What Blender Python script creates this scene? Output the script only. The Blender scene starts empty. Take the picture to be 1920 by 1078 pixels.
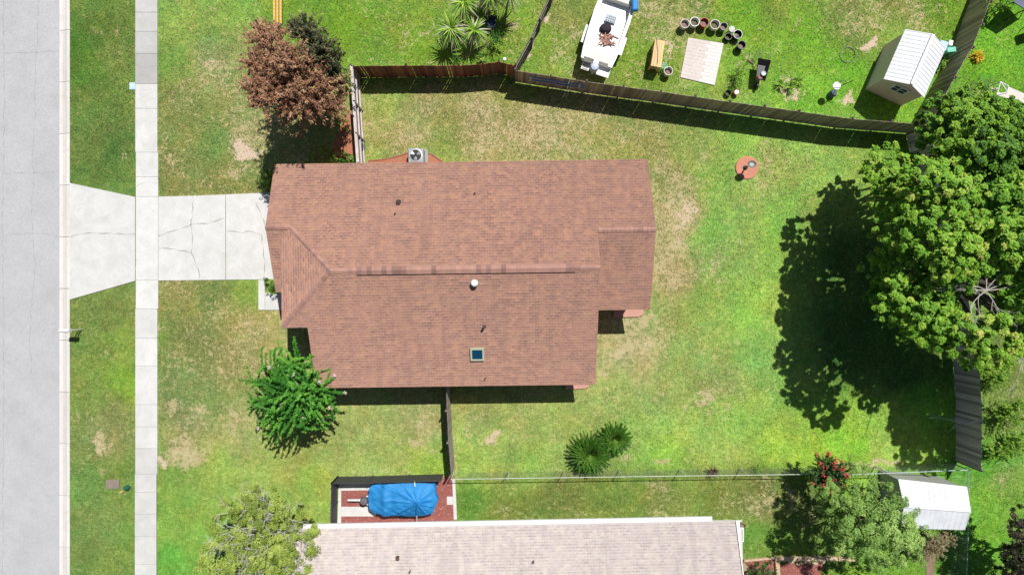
import bpy, math, random
import numpy as np
from mathutils import Vector, Matrix, Euler
PI = math.pi
random.seed(7); RNG = np.random.default_rng(7)
SC = bpy.context.scene
COL = SC.collection

# ------------------------------------------------------------------ camera, sky, sun, exposure
H = 34.0            # drone height over the lawn
S = 32.0            # photo pixels per metre on the ground
cd = bpy.data.cameras.new("camera"); cam = bpy.data.objects.new("camera", cd); COL.objects.link(cam)
cam.location = (0, 0, H); cam.rotation_euler = (0, 0, 0)
cd.sensor_width = 36.0; cd.lens = 36.0 * (H * S) / 1920.0
cd.clip_start = 0.5; cd.clip_end = 3000
SC.camera = cam
SHX, SHY = -0.31, -0.55                        # ground shadow of one metre of height
sun_el = math.atan(1 / math.hypot(SHX, SHY)); sun_az = math.atan2(-SHX, -SHY)
w = bpy.data.worlds.new("World"); SC.world = w; w.use_nodes = True
nt = w.node_tree; bg = nt.nodes["Background"]
sky = nt.nodes.new("ShaderNodeTexSky"); sky.sky_type = 'NISHITA'; sky.sun_disc = False
sky.sun_elevation = sun_el; sky.sun_rotation = sun_az
nt.links.new(sky.outputs[0], bg.inputs[0]); bg.inputs[1].default_value = 0.050
sd = bpy.data.lights.new("sun", 'SUN'); sd.energy = 4.7; sd.angle = math.radians(0.5); sd.color = (1.0, 0.965, 0.91)
so = bpy.data.objects.new("sun", sd); COL.objects.link(so)
so.rotation_euler = Vector((SHX, SHY, -1)).to_track_quat('-Z', 'Y').to_euler()
so.location = (20, 30, 60)
SC.view_settings.view_transform = 'Standard'; SC.view_settings.look = 'None'
SC.view_settings.exposure = 0.15; SC.view_settings.gamma = 1.0

# ------------------------------------------------------------------ helpers
def W(px, py, z=0.0):
    k = (H - z) / H / S
    return Vector(((px - 960) * k, -(py - 539) * k, z))
def lin(c):
    return tuple(((x / 255.0) / 12.92 if x / 255.0 <= 0.04045 else ((x / 255.0 + 0.055) / 1.055) ** 2.4) for x in c)
ORG = {}
def props(o, label=None, cat=None, group=None, kind=None, category=None):
    cat = cat or category
    if label: o['label'] = label
    if cat: o['category'] = cat
    if group: o['group'] = group
    if kind: o['kind'] = kind
    return o
def thing(name, loc, label, cat, group=None, rz=0.0):
    o = bpy.data.objects.new(name, None); COL.objects.link(o)
    o.location = loc; o.rotation_euler = (0, 0, rz); o.empty_display_size = 0.2
    ORG[o.name] = Vector(loc)
    return props(o, label, cat, group)
def link_mesh(name, me, parent, origin):
    o = bpy.data.objects.new(name, me); COL.objects.link(o)
    if parent is not None:
        o.parent = parent; ORG[o.name] = ORG[parent.name]
    else:
        o.location = origin; ORG[o.name] = Vector(origin)
    return o
class MB:
    """collects faces in world coordinates"""
    def __init__(s): s.v = []; s.f = []; s.m = []; s.t = []; s.uv = {}
    def face(s, pts, mi=0, tone=None, uv=None):
        n = len(s.v); s.v += [tuple(p) for p in pts]; s.f.append(tuple(range(n, n + len(pts)))); s.m.append(mi); s.t.append(tone)
        if uv: s.uv[len(s.f) - 1] = uv
    def mesh(s, verts, faces, mi=0, tone=None):
        n = len(s.v); s.v += [tuple(p) for p in verts]
        for f in faces: s.f.append(tuple(i + n for i in f)); s.m.append(mi); s.t.append(tone)
    def prism(s, poly, z0, z1, mi=0, tone=None, bottom=False):
        """poly: list of (x,y) counter clockwise; z1 may be a function"""
        a = sum(poly[i][0] * poly[(i + 1) % len(poly)][1] - poly[(i + 1) % len(poly)][0] * poly[i][1] for i in range(len(poly)))
        if a < 0: poly = poly[::-1]
        n = len(poly); g = z1 if callable(z1) else (lambda x, y: z1); b = z0 if callable(z0) else (lambda x, y: z0)
        V = [(p[0], p[1], b(p[0], p[1])) for p in poly] + [(p[0], p[1], g(p[0], p[1])) for p in poly]
        F = [tuple(range(n, 2 * n))] + [(i, (i + 1) % n, n + (i + 1) % n, n + i) for i in range(n)] + [tuple(range(n - 1, -1, -1))]
        s.mesh(V, F, mi, tone)
    def box(s, c, sx, sy, sz, rz=0.0, mi=0, tone=None, tilt=None):
        """c: centre of the base"""
        R = Euler(tilt if tilt else (0, 0, rz)).to_matrix()
        V = [Vector(c) + R @ Vector((x * sx / 2, y * sy / 2, z * sz)) for z in (0, 1) for (x, y) in ((-1, -1), (1, -1), (1, 1), (-1, 1))]
        s.mesh(V, [(3, 2, 1, 0), (4, 5, 6, 7), (0, 1, 5, 4), (1, 2, 6, 5), (2, 3, 7, 6), (3, 0, 4, 7)], mi, tone)
    def bar(s, a, b, wd, ht, mi=0, tone=None):
        """rectangular bar from a to b, wd across (horizontal), ht high"""
        a = Vector(a); b = Vector(b); d = (b - a).normalized(); side = d.cross(Vector((0, 0, 1)))
        if side.length < 1e-4: side = Vector((1, 0, 0))
        side.normalize(); up = side.cross(d).normalized()
        V = [p + side * (x * wd / 2) + up * (y * ht / 2) for p in (a, b) for (x, y) in ((-1, -1), (1, -1), (1, 1), (-1, 1))]
        s.mesh(V, [(0, 1, 2, 3), (7, 6, 5, 4), (0, 4, 5, 1), (1, 5, 6, 2), (2, 6, 7, 3), (3, 7, 4, 0)], mi, tone)
    def tube(s, pts, radii, n=8, mi=0, tone=None, cap=True):
        pts = [Vector(p) for p in pts]
        if not hasattr(radii, '__len__'): radii = [radii] * len(pts)
        V = []; F = []
        ref = Vector((0.31, 0.2, 0.93))
        for i, p in enumerate(pts):
            d = (pts[min(i + 1, len(pts) - 1)] - pts[max(i - 1, 0)])
            if d.length < 1e-9: d = Vector((0, 0, 1))
            d.normalize(); a = d.cross(ref)
            if a.length < 1e-3: a = d.cross(Vector((1, 0, 0)))
            a.normalize(); b = d.cross(a)
            for k in range(n):
                t = 2 * PI * k / n; V.append(p + (a * math.cos(t) + b * math.sin(t)) * radii[i])
        for i in range(len(pts) - 1):
            for k in range(n):
                F.append((i * n + k, i * n + (k + 1) % n, (i + 1) * n + (k + 1) % n, (i + 1) * n + k))
        if cap: F.append(tuple(range(n - 1, -1, -1))); F.append(tuple(range((len(pts) - 1) * n, len(pts) * n)))
        s.mesh(V, F, mi, tone)
    def lathe(s, c, prof, n=24, mi=0, tone=None, sx=1.0, sy=1.0):
        c = Vector(c); V = []; F = []
        for (r, z) in prof:
            for k in range(n):
                t = 2 * PI * k / n; V.append(c + Vector((r * sx * math.cos(t), r * sy * math.sin(t), z)))
        for i in range(len(prof) - 1):
            for k in range(n):
                F.append((i * n + k, i * n + (k + 1) % n, (i + 1) * n + (k + 1) % n, (i + 1) * n + k))
        F.append(tuple(range(n - 1, -1, -1))); F.append(tuple(range((len(prof) - 1) * n, len(prof) * n)))
        s.mesh(V, F, mi, tone)
    def build(s, name, mats, parent=None, smooth=False, bevel=0.0, **pr):
        if not isinstance(mats, (list, tuple)): mats = [mats]
        if parent is not None: org = ORG[parent.name]
        else:
            A = np.array(s.v); org = Vector((float((A[:, 0].min() + A[:, 0].max()) / 2), float((A[:, 1].min() + A[:, 1].max()) / 2), float(A[:, 2].min())))
        me = bpy.data.meshes.new(name)
        me.from_pydata([(x - org.x, y - org.y, z - org.z) for x, y, z in s.v], [], s.f)
        for m in mats: me.materials.append(m)
        me.polygons.foreach_set('material_index', s.m)
        if any(t is not None for t in s.t):
            at = me.attributes.new('tone', 'FLOAT_COLOR', 'CORNER'); arr = []
            for f, t in zip(s.f, s.t):
                t = t if t is not None else 0.5
                c = (t, t, t, 1) if not hasattr(t, '__len__') else (*t, 1)
                arr += list(c) * len(f)
            at.data.foreach_set('color', arr)
        if s.uv:
            ul = me.uv_layers.new(name='UVMap'); arr = []
            for i, f in enumerate(s.f):
                u = s.uv.get(i)
                arr += [c for p in (u if u else [(0, 0)] * len(f)) for c in p]
            ul.data.foreach_set('uv', arr)
        me.update()
        if smooth:
            me.polygons.foreach_set('use_smooth', [True] * len(s.f)); me.set_sharp_from_angle(angle=math.radians(40))
        o = link_mesh(name, me, parent, org)
        if bevel:
            b = o.modifiers.new('bevel', 'BEVEL'); b.width = bevel; b.segments = 2; b.limit_method = 'ANGLE'
        return props(o, **pr) if pr else o
def npmesh(name, V, F, mat, parent=None, tone=None, org=None, dry=None, **pr):
    """V (n,3), F (m,k) numpy; tone (m,) or (m,3) per face"""
    V = np.asarray(V, dtype=np.float64)
    if parent is not None: o3 = ORG[parent.name]
    elif org is not None: o3 = Vector(org)
    else: o3 = Vector((float(V[:, 0].mean()), float(V[:, 1].mean()), float(V[:, 2].min())))
    V = V - np.array(o3)[None]
    me = bpy.data.meshes.new(name); n = len(V); m, k = F.shape
    me.vertices.add(n); me.vertices.foreach_set('co', V.astype(np.float32).ravel())
    me.loops.add(m * k); me.loops.foreach_set('vertex_index', F.astype(np.int32).ravel())
    me.polygons.add(m); me.polygons.foreach_set('loop_start', (np.arange(m) * k).astype(np.int32)); me.polygons.foreach_set('loop_total', np.full(m, k, dtype=np.int32))
    me.materials.append(mat); me.update(calc_edges=True)
    if tone is not None:
        t = np.asarray(tone, dtype=np.float32)
        if t.ndim == 1: t = np.stack([t, t, t], 1)
        t = np.concatenate([t, np.ones((len(t), 1), np.float32)], 1)
        at = me.attributes.new('tone', 'FLOAT_COLOR', 'CORNER'); at.data.foreach_set('color', np.repeat(t, k, axis=0).ravel())
    o = link_mesh(name, me, parent, o3)
    return props(o, **pr) if pr else o

# ------------------------------------------------------------------ materials
def node(nt, t, **kw):
    n = nt.nodes.new(t)
    for k, v in kw.items():
        if k in n.inputs: n.inputs[k].default_value = v
        else: setattr(n, k, v)
    return n
def mix(nt, f, a, b, bt='MIX'):
    m = nt.nodes.new('ShaderNodeMix'); m.data_type = 'RGBA'; m.blend_type = bt
    for sock, val in ((m.inputs[0], f), (m.inputs[6], a), (m.inputs[7], b)):
        if hasattr(val, 'is_linked') or isinstance(val, bpy.types.NodeSocket): nt.links.new(val, sock)
        elif hasattr(val, '__len__'): sock.default_value = (*val[:3], 1)
        else: sock.default_value = val
    return m.outputs[2]
def math_n(nt, op, a, b=None):
    m = nt.nodes.new('ShaderNodeMath'); m.operation = op
    for i, v in enumerate((a, b)):
        if v is None: continue
        if isinstance(v, bpy.types.NodeSocket): nt.links.new(v, m.inputs[i])
        else: m.inputs[i].default_value = v
    return m.outputs[0]
def ramp(nt, f, stops):
    r = nt.nodes.new('ShaderNodeValToRGB'); cr = r.color_ramp
    while len(cr.elements) < len(stops): cr.elements.new(0.5)
    for e, (p, c) in zip(cr.elements, stops): e.position = p; e.color = (*c, 1) if hasattr(c, '__len__') else (c, c, c, 1)
    nt.links.new(f, r.inputs[0]); return r.outputs[0]
def base(name):
    m = bpy.data.materials.new(name); m.use_nodes = True; nt = m.node_tree
    return m, nt, nt.nodes['Principled BSDF']
def coords(nt, kind='Object', scale=(1, 1, 1)):
    tc = nt.nodes.new('ShaderNodeTexCoord'); mp = nt.nodes.new('ShaderNodeMapping'); mp.inputs['Scale'].default_value = scale
    nt.links.new(tc.outputs[kind], mp.inputs[0]); return mp.outputs[0]
def noise(nt, vec, scale, detail=5, rough=0.6, dist=0.0):
    n = nt.nodes.new('ShaderNodeTexNoise'); n.inputs['Scale'].default_value = scale; n.inputs['Detail'].default_value = detail
    n.inputs['Roughness'].default_value = rough; n.inputs['Distortion'].default_value = dist
    nt.links.new(vec, n.inputs['Vector']); return n.outputs['Fac']
def bump(nt, p, h, strength=0.5, dist=0.01):
    b = nt.nodes.new('ShaderNodeBump'); b.inputs['Strength'].default_value = strength; b.inputs['Distance'].default_value = dist
    nt.links.new(h, b.inputs['Height']); nt.links.new(b.outputs[0], p.inputs['Normal'])
MATS = {}
def M(name, c, c2=None, rough=0.8, sc=3.0, stretch=(1, 1, 1), metal=0.0, bmp=0.3, bd=0.005, tone=0.0, spec=0.4, speck=None, lo=0.35, hi=0.65):
    """two-tone noisy surface; c, c2 linear albedo; tone: how far the per-face tone attribute lightens or darkens"""
    if name in MATS: return MATS[name]
    m, nt, p = base(name); v = coords(nt, 'Object', stretch)
    if c2 is None: c2 = tuple(x * 0.8 for x in c)
    n1 = noise(nt, v, sc, 6, 0.65); col = mix(nt, ramp(nt, n1, [(lo, 0.0), (hi, 1.0)]), c, c2)
    n2 = noise(nt, v, sc * 14, 3, 0.6)
    col = mix(nt, ramp(nt, n2, [(0.3, 0.35), (0.7, 0.0)]), col, tuple(x * 0.72 for x in c2))
    if speck:
        n3 = noise(nt, v, speck[1], 2, 0.5); col = mix(nt, ramp(nt, n3, [(speck[2], 0.0), (min(1, speck[2] + 0.05), 1.0)]), col, speck[0])
    if tone:
        a = nt.nodes.new('ShaderNodeAttribute'); a.attribute_name = 'tone'
        t = math_n(nt, 'MULTIPLY', math_n(nt, 'SUBTRACT', a.outputs['Fac'], 0.5), 2 * tone); t = math_n(nt, 'ADD', t, 1.0)
        vm = nt.nodes.new('ShaderNodeVectorMath'); vm.operation = 'SCALE'; nt.links.new(col, vm.inputs[0]); nt.links.new(t, vm.inputs['Scale']); col = vm.outputs[0]
    nt.links.new(col, p.inputs['Base Color']); p.inputs['Roughness'].default_value = rough; p.inputs['Metallic'].default_value = metal
    p.inputs['Specular IOR Level'].default_value = spec
    if bmp: bump(nt, p, n2, bmp, bd)
    MATS[name] = m; return m
def stain(m, col, sc=0.9, amt=0.3):
    nt = m.node_tree; p = nt.nodes['Principled BSDF']; src = p.inputs['Base Color'].links[0].from_socket
    v = coords(nt, 'Object'); a = noise(nt, v, sc, 7, 0.72, 1.2); b = noise(nt, v, sc * 9, 5, 0.7)
    c = mix(nt, ramp(nt, a, [(0.50, 0.0), (0.68, amt)]), src, col); c = mix(nt, ramp(nt, b, [(0.62, 0.0), (0.74, amt * 0.8)]), c, col)
    nt.links.new(c, p.inputs['Base Color'])
def leaf_mat(name, dark, mid, light, odd=None, rough=0.6, trans=0.25, spec=0.3):
    if name in MATS: return MATS[name]
    m, nt, p = base(name)
    a = nt.nodes.new('ShaderNodeAttribute'); a.attribute_name = 'tone'
    st = [(0.0, dark), (0.5, mid), (0.88, light)]
    if odd: st.append((1.0, odd))
    col = ramp(nt, a.outputs['Fac'], st)
    nt.links.new(col, p.inputs['Base Color']); p.inputs['Roughness'].default_value = rough; p.inputs['Specular IOR Level'].default_value = spec
    if trans:
        tr = nt.nodes.new('ShaderNodeBsdfTranslucent'); nt.links.new(mix(nt, 0.35, col, (0.5, 0.6, 0.05)), tr.inputs[0])
        ms = nt.nodes.new('ShaderNodeMixShader'); ms.inputs[0].default_value = trans
        nt.links.new(p.outputs[0], ms.inputs[1]); nt.links.new(tr.outputs[0], ms.inputs[2])
        nt.links.new(ms.outputs[0], nt.nodes['Material Output'].inputs['Surface'])
    MATS[name] = m; return m
def shingle_mat(name, c1, c2, c3, gap, bw=0.30, rh=0.155, mort=0.018):
    m, nt, p = base(name)
    tc = nt.nodes.new('ShaderNodeTexCoord'); v = tc.outputs['UV']
    # slight waviness
    nz = nt.nodes.new('ShaderNodeTexNoise'); nz.inputs['Scale'].default_value = 2.0; nt.links.new(v, nz.inputs['Vector'])
    vm = nt.nodes.new('ShaderNodeVectorMath'); vm.operation = 'MULTIPLY_ADD'; nt.links.new(nz.outputs['Color'], vm.inputs[0]); vm.inputs[1].default_value = (0.05, 0.012, 0); nt.links.new(v, vm.inputs[2]); v = vm.outputs[0]
    def brick(ca, cb, mo, bw, rh, ms, off=0.5, fr=2, bias=0.0):
        b = nt.nodes.new('ShaderNodeTexBrick'); b.offset = off; b.offset_frequency = fr
        b.inputs['Color1'].default_value = (*ca, 1); b.inputs['Color2'].default_value = (*cb, 1); b.inputs['Mortar'].default_value = (*mo, 1)
        b.inputs['Scale'].default_value = 1.0; b.inputs['Brick Width'].default_value = bw; b.inputs['Row Height'].default_value = rh
        b.inputs['Mortar Size'].default_value = ms; b.inputs['Mortar Smooth'].default_value = 0.2; b.inputs['Bias'].default_value = bias
        nt.links.new(v, b.inputs['Vector']); return b
    b = brick(c1, c2, tuple(0.6 * x + 0.4 * y for x, y in zip(c2, gap)), bw, rh, mort * 0.6)
    b2 = brick((0, 0, 0), (1, 1, 1), (0.5, 0.5, 0.5), bw * 0.5, rh, 0.0, 0.37, 3, -0.1)
    col = mix(nt, math_n(nt, 'MULTIPLY', b2.outputs['Color'], 0.55), b.outputs['Color'], c3)
    sx = nt.nodes.new('ShaderNodeSeparateXYZ'); nt.links.new(v, sx.inputs[0])
    fr = math_n(nt, 'FRACT', math_n(nt, 'DIVIDE', sx.outputs[1], rh)); tab_shadow = ramp(nt, fr, [(0.0, 1.0), (0.32, 1.0), (0.46, 0.0)])
    b3 = brick((0, 0, 0), (1, 1, 1), (0, 0, 0), bw * 0.95, rh, 0.03, 0.43, 2, 0.1)
    dm = math_n(nt, 'MULTIPLY', tab_shadow, ramp(nt, b3.outputs['Color'], [(0.35, 0.12), (0.6, 1.0)]))
    col = mix(nt, math_n(nt, 'MULTIPLY', dm, 0.95), col, gap)  # gap colour also paints in the staggered shadows under shingle tabs
    big = noise(nt, v, 0.6, 4, 0.6)
    col = mix(nt, ramp(nt, big, [(0.40, 0.0), (0.62, 0.45)]), col, c2, 'MIX')
    big2 = noise(nt, v, 2.2, 3, 0.6); col = mix(nt, ramp(nt, big2, [(0.45, 0.0), (0.65, 0.40)]), col, tuple(min(1, x * f_) for x, f_ in zip(c1, (1.05, 1.12, 0.98))))
    mp2 = nt.nodes.new('ShaderNodeMapping'); mp2.inputs['Scale'].default_value = (2.6, 0.22, 1); nt.links.new(v, mp2.inputs[0])
    st = noise(nt, mp2.outputs[0], 1.0, 4, 0.6); col = mix(nt, ramp(nt, st, [(0.50, 0.0), (0.72, 0.38)]), col, tuple(x * 0.62 for x in c2))
    fine = noise(nt, v, 38.0, 4, 0.7)
    col = mix(nt, ramp(nt, fine, [(0.3, 0.35), (0.7, 0.0)]), col, tuple(x * 0.45 for x in c2))
    nt.links.new(col, p.inputs['Base Color']); p.inputs['Roughness'].default_value = 0.95; p.inputs['Specular IOR Level'].default_value = 0.1; p.inputs['Diffuse Roughness'].default_value = 1.0
    h = math_n(nt, 'ADD', b.outputs['Fac'], math_n(nt, 'MULTIPLY', fine, -0.4)); h = math_n(nt, 'MULTIPLY', h, -1.0)
    bump(nt, p, h, 0.6, 0.008)
    MATS[name] = m; return m
def wood(name, c, c2, rough=0.85, along=(14, 14, 1.2), tone=0.3):
    return M(name, c, c2, rough=rough, sc=1.0, stretch=along, bmp=0.4, bd=0.004, tone=tone, lo=0.3, hi=0.7)

asphalt = M('asphalt', (0.465, 0.465, 0.475), (0.41, 0.41, 0.42), rough=0.95, sc=0.5, bmp=0.6, bd=0.006, speck=((0.57, 0.57, 0.59), 40.0, 0.60))
concrete = M('pale_concrete', (0.65, 0.645, 0.63), (0.555, 0.55, 0.53), rough=0.9, sc=1.1, bmp=0.25, tone=0.45)
stain(concrete, (0.42, 0.41, 0.38), 0.7, 0.30); stain(asphalt, (0.34, 0.335, 0.335), 0.45, 0.35)
gutterc = M('gutter_concrete', (0.70, 0.68, 0.64), (0.62, 0.60, 0.56), rough=0.9, sc=0.8, stretch=(6, 0.6, 1), bmp=0.3, tone=0.3)
stain(gutterc, (0.46, 0.42, 0.35), 1.2, 0.35)
crackm = M('crack_dirt', (0.46, 0.45, 0.43), (0.36, 0.35, 0.32), bmp=0.2)
jointm = M('joint_dirt', (0.40, 0.39, 0.33), (0.30, 0.30, 0.24), sc=2)
soil = M('soil', (0.10, 0.07, 0.05), (0.16, 0.12, 0.08), sc=8)
mulch_red = M('red_mulch', (0.36, 0.12, 0.095), (0.26, 0.08, 0.07), sc=7, bmp=0.9, bd=0.02, speck=((0.55, 0.33, 0.26), 16.0, 0.63))
mulch_or = M('orange_mulch', (0.50, 0.19, 0.10), (0.38, 0.15, 0.08), sc=8, bmp=0.9, bd=0.02, speck=((0.60, 0.38, 0.25), 18.0, 0.63))
terracotta = M('terracotta_paver', (0.62, 0.25, 0.16), (0.52, 0.22, 0.14), sc=3)
white_paint = M('white_paint', (0.80, 0.80, 0.79), (0.74, 0.74, 0.72), rough=0.5, sc=1.5, bmp=0.1)
white_metal = M('white_metal', (0.80, 0.81, 0.83), (0.72, 0.73, 0.76), rough=0.45, sc=1.2, bmp=0.1, speck=None)
gelcoat = M('gelcoat', (0.86, 0.86, 0.84), (0.80, 0.80, 0.77), rough=0.3, sc=1.5, bmp=0.05)
black_pl = M('black_plastic', (0.018, 0.018, 0.02), (0.03, 0.03, 0.034), rough=0.45)
dark_metal = M('dark_metal', (0.05, 0.05, 0.055), (0.09, 0.085, 0.08), rough=0.5, metal=0.3)
grey_metal = M('grey_metal', (0.42, 0.44, 0.46), (0.34, 0.36, 0.38), rough=0.4, metal=0.6)
galv = M('galvanized_steel', (0.60, 0.63, 0.62), (0.50, 0.53, 0.52), rough=0.45, metal=0.25)
brick_wall = M('pink_brick', (0.45, 0.20, 0.15), (0.36, 0.17, 0.13), sc=5, bmp=0.6)
stucco = M('beige_siding', (0.52, 0.44, 0.36), (0.47, 0.40, 0.33), sc=3, stretch=(1, 1, 14))
siding_grey = M('grey_green_siding', (0.40, 0.42, 0.38), (0.36, 0.38, 0.35), sc=3, stretch=(1, 1, 14))
dark_glass = M('dark_glass', (0.02, 0.03, 0.045), (0.03, 0.04, 0.06), rough=0.08, bmp=0, spec=0.6)
sky_glass = M('skylight_glass', (0.004, 0.045, 0.10), (0.006, 0.06, 0.12), rough=0.25, bmp=0, spec=0.3)
skyframe = M('skylight_frame', (0.50, 0.52, 0.38), (0.44, 0.46, 0.33), rough=0.5)
fwood_red = wood('redbrown_fence_wood', (0.32, 0.14, 0.08), (0.16, 0.07, 0.045), tone=.7)
fwood_dark = wood('darkstained_fence_wood', (0.42, 0.35, 0.27), (0.28, 0.23, 0.18), tone=.6)
fwood_grey = wood('weathered_fence_wood', (0.30, 0.265, 0.24), (0.17, 0.145, 0.13))
rail_wood = wood('silvered_rail_wood', (0.62, 0.57, 0.54), (0.46, 0.40, 0.38), along=(3, 3, 8))
new_wood = M('fresh_lumber', (0.80, 0.56, 0.29), (0.72, 0.48, 0.24), sc=2, stretch=(9, 1.5, 9), tone=0.2)
timber = M('edging_timber', (0.62, 0.46, 0.30), (0.45, 0.33, 0.22), sc=2, stretch=(2, 8, 8), tone=0.3)
bark = M('grey_bark', (0.20, 0.16, 0.13), (0.12, 0.095, 0.075), sc=6, stretch=(2, 2, 0.6), bmp=0.8, bd=0.02)
pale_bark = M('pale_dead_wood', (0.62, 0.59, 0.55), (0.46, 0.43, 0.40), sc=6, bmp=0.4)
tarp = M('blue_tarp', (0.03, 0.27, 0.62), (0.02, 0.21, 0.52), rough=0.55, sc=1.6, bmp=0.6, bd=0.03, spec=0.35)
roofA = shingle_mat('redbrown_shingles', (0.58, 0.325, 0.235), (0.46, 0.268, 0.21), (0.32, 0.20, 0.18), (0.11, 0.065, 0.065))
roofB = shingle_mat('pale_shingles', (0.72, 0.64, 0.615), (0.62, 0.55, 0.535), (0.48, 0.43, 0.42), (0.33, 0.29, 0.28), 0.30, 0.15, 0.012)
capA = M('ridge_cap_shingle', (0.41, 0.225, 0.175), (0.34, 0.19, 0.155), sc=3, tone=0.6)
fasciaA = M('fascia_board', (0.42, 0.30, 0.25), (0.36, 0.26, 0.22), sc=2)

# ------------------------------------------------------------------ lawn colours: mowing, species and drought marks of the turf, darker points under the oak
CP = []   # px, py, display colour, dryness
for row in """
190 40 92 128 52 .25|160 100 78 125 42 .12|225 100 105 135 60 .3|190 200 98 130 55 .3|160 260 100 128 58 .3|200 300 88 128 55 .2|235 330 95 135 60 .15
150 400 105 140 60 .2|200 590 110 138 65 .35|150 640 105 138 62 .3|235 650 120 155 60 .25|160 760 115 145 65 .35|240 720 112 158 50 .15|200 800 125 140 80 .5|150 900 105 150 70 .2
210 880 110 145 62 .3|170 1000 110 142 68 .25|230 1040 115 150 65 .25|330 40 130 170 75 .25|380 60 128 165 75 .3|450 20 125 170 70 .3|320 110 110 155 65 .2|400 130 145 160 95 .6
460 110 135 155 85 .5|340 190 130 145 75 .5|420 200 135 150 80 .5|320 270 120 135 68 .5|400 270 105 150 70 .3|340 330 125 135 70 .6|430 340 125 140 70 .5|470 250 140 150 90 .6
330 550 130 145 75 .5|400 560 125 142 72 .5|480 545 125 165 70 .25|340 650 128 145 75 .55|420 680 130 140 78 .6|480 620 150 155 90 .6|320 720 112 145 78 .4|400 760 120 148 75 .4|350 800 140 150 90 .5
450 800 150 165 95 .45|320 900 125 165 70 .2|400 880 145 180 80 .15|500 890 150 180 85 .2|340 980 120 165 65 .15|320 1050 95 165 60 .05|590 900 145 185 75 .12|560 860 150 170 85 .3
640 800 150 170 90 .45|700 790 150 170 92 .5|780 800 155 170 100 .55|720 860 155 180 90 .35|800 870 150 185 70 .2|640 870 150 175 88 .3
560 20 120 175 55 .15|650 60 112 172 45 .12|740 50 122 170 58 .3|780 100 118 172 50 .25|700 100 118 172 55 .2|850 110 110 165 50 .2|930 100 115 165 50 .25|990 40 120 170 55 .25
1020 100 125 170 60 .3|1060 40 130 160 75 .45|1050 110 125 168 60 .4|1200 40 130 165 70 .45|1210 120 118 170 50 .3|1260 20 140 165 80 .45|1400 40 118 182 50 .15|1450 20 128 168 62 .35|1500 60 118 182 50 .15
1600 40 135 165 80 .45|1680 20 138 165 80 .45|1550 120 112 182 48 .1|1450 130 120 178 55 .2|1600 150 108 182 48 .08|1500 190 115 180 52 .15|1660 60 128 170 65 .3|1700 180 115 178 50 .1|1780 30 118 170 50 .2
1880 60 112 188 48 .08|1840 130 108 185 45 .06|1900 140 110 182 48 .1|1790 190 120 178 60 .1
720 200 140 165 75 .35|800 195 150 155 90 .6|760 250 155 160 95 .65|700 240 152 162 90 .6|900 210 155 155 95 .65|1000 240 158 155 98 .7|900 270 152 158 92 .6|700 285 140 168 75 .3|820 285 140 165 75 .35|1100 220 150 160 90 .6
1100 275 148 160 88 .6|1200 250 148 158 85 .6|1160 285 140 158 80 .5|1280 280 140 165 80 .5|1250 330 150 160 90 .7|1330 330 130 175 75 .25|1400 250 130 180 75 .25|1450 320 138 168 80 .45|1500 260 138 180 80 .3
1560 300 138 180 80 .3|1280 400 160 160 105 .85|1260 500 160 160 100 .8|1330 420 120 178 75 .2|1400 400 130 170 78 .4|1370 500 125 170 80 .4|1450 430 130 182 72 .2|1540 340 135 178 78 .3|1320 560 130 172 75 .3
1250 600 140 165 85 .5|1200 640 158 162 105 .75|1160 680 158 165 102 .7|1280 680 135 170 85 .45|1400 600 130 182 70 .2|1440 560 140 185 75 .2|1420 680 125 178 80 .3|1350 720 140 170 88 .5|1150 740 145 172 88 .4
1250 760 140 170 85 .4|1300 800 140 178 80 .35|1200 810 138 178 82 .3|1000 780 150 172 90 .45|900 790 152 168 92 .5|1050 800 145 175 85 .4|950 830 148 180 85 .35|880 860 150 185 82 .25|1000 870 150 185 82 .2
1250 860 142 190 70 .2|1350 840 145 180 80 .35|1400 780 140 185 78 .25|1450 840 145 195 68 .15|1550 860 142 198 60 .1|1650 840 150 190 80 .2|1700 800 145 190 72 .1|1600 830 135 198 58 .05|1740 780 125 190 60 .1
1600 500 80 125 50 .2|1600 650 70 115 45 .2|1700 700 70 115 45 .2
880 930 95 155 55 .1|950 950 118 150 62 .35|1050 940 112 142 62 .35|1150 950 110 150 60 .25|1250 930 115 145 65 .4|1350 920 112 145 60 .35|1420 900 110 140 60 .35|1430 960 120 145 75 .5|1450 1010 110 165 60 .15|1420 1000 95 155 55 .08
1500 950 105 140 62 .3|1700 1060 110 175 55 .1|1760 1060 100 170 55 .1|1850 700 105 150 60 .3|1900 750 120 155 75 .4|1850 880 95 180 55 .05|1880 900 125 178 75 .25|1850 1000 112 190 55 .08|1900 960 118 180 62 .15|1840 950 120 190 60 .1
""".replace('\n', '|').split('|'):
    if row.strip(): CP.append([float(x) for x in row.split()])
CP = np.array(CP)
_n = ~((CP[:, 0] < 540) | ((CP[:, 1] > 172) & (CP[:, 1] < 880) & (CP[:, 0] < 1780))); CP[_n, 2:5] += np.array([8, -6, 6]); CP[_n, 5] += .14
_m = (CP[:, 0] < 540) | ((CP[:, 1] > 172) & (CP[:, 1] < 880) & (CP[:, 0] < 1780)); CP[_m, 2:5] += np.array([15, 9, 12])
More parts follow.
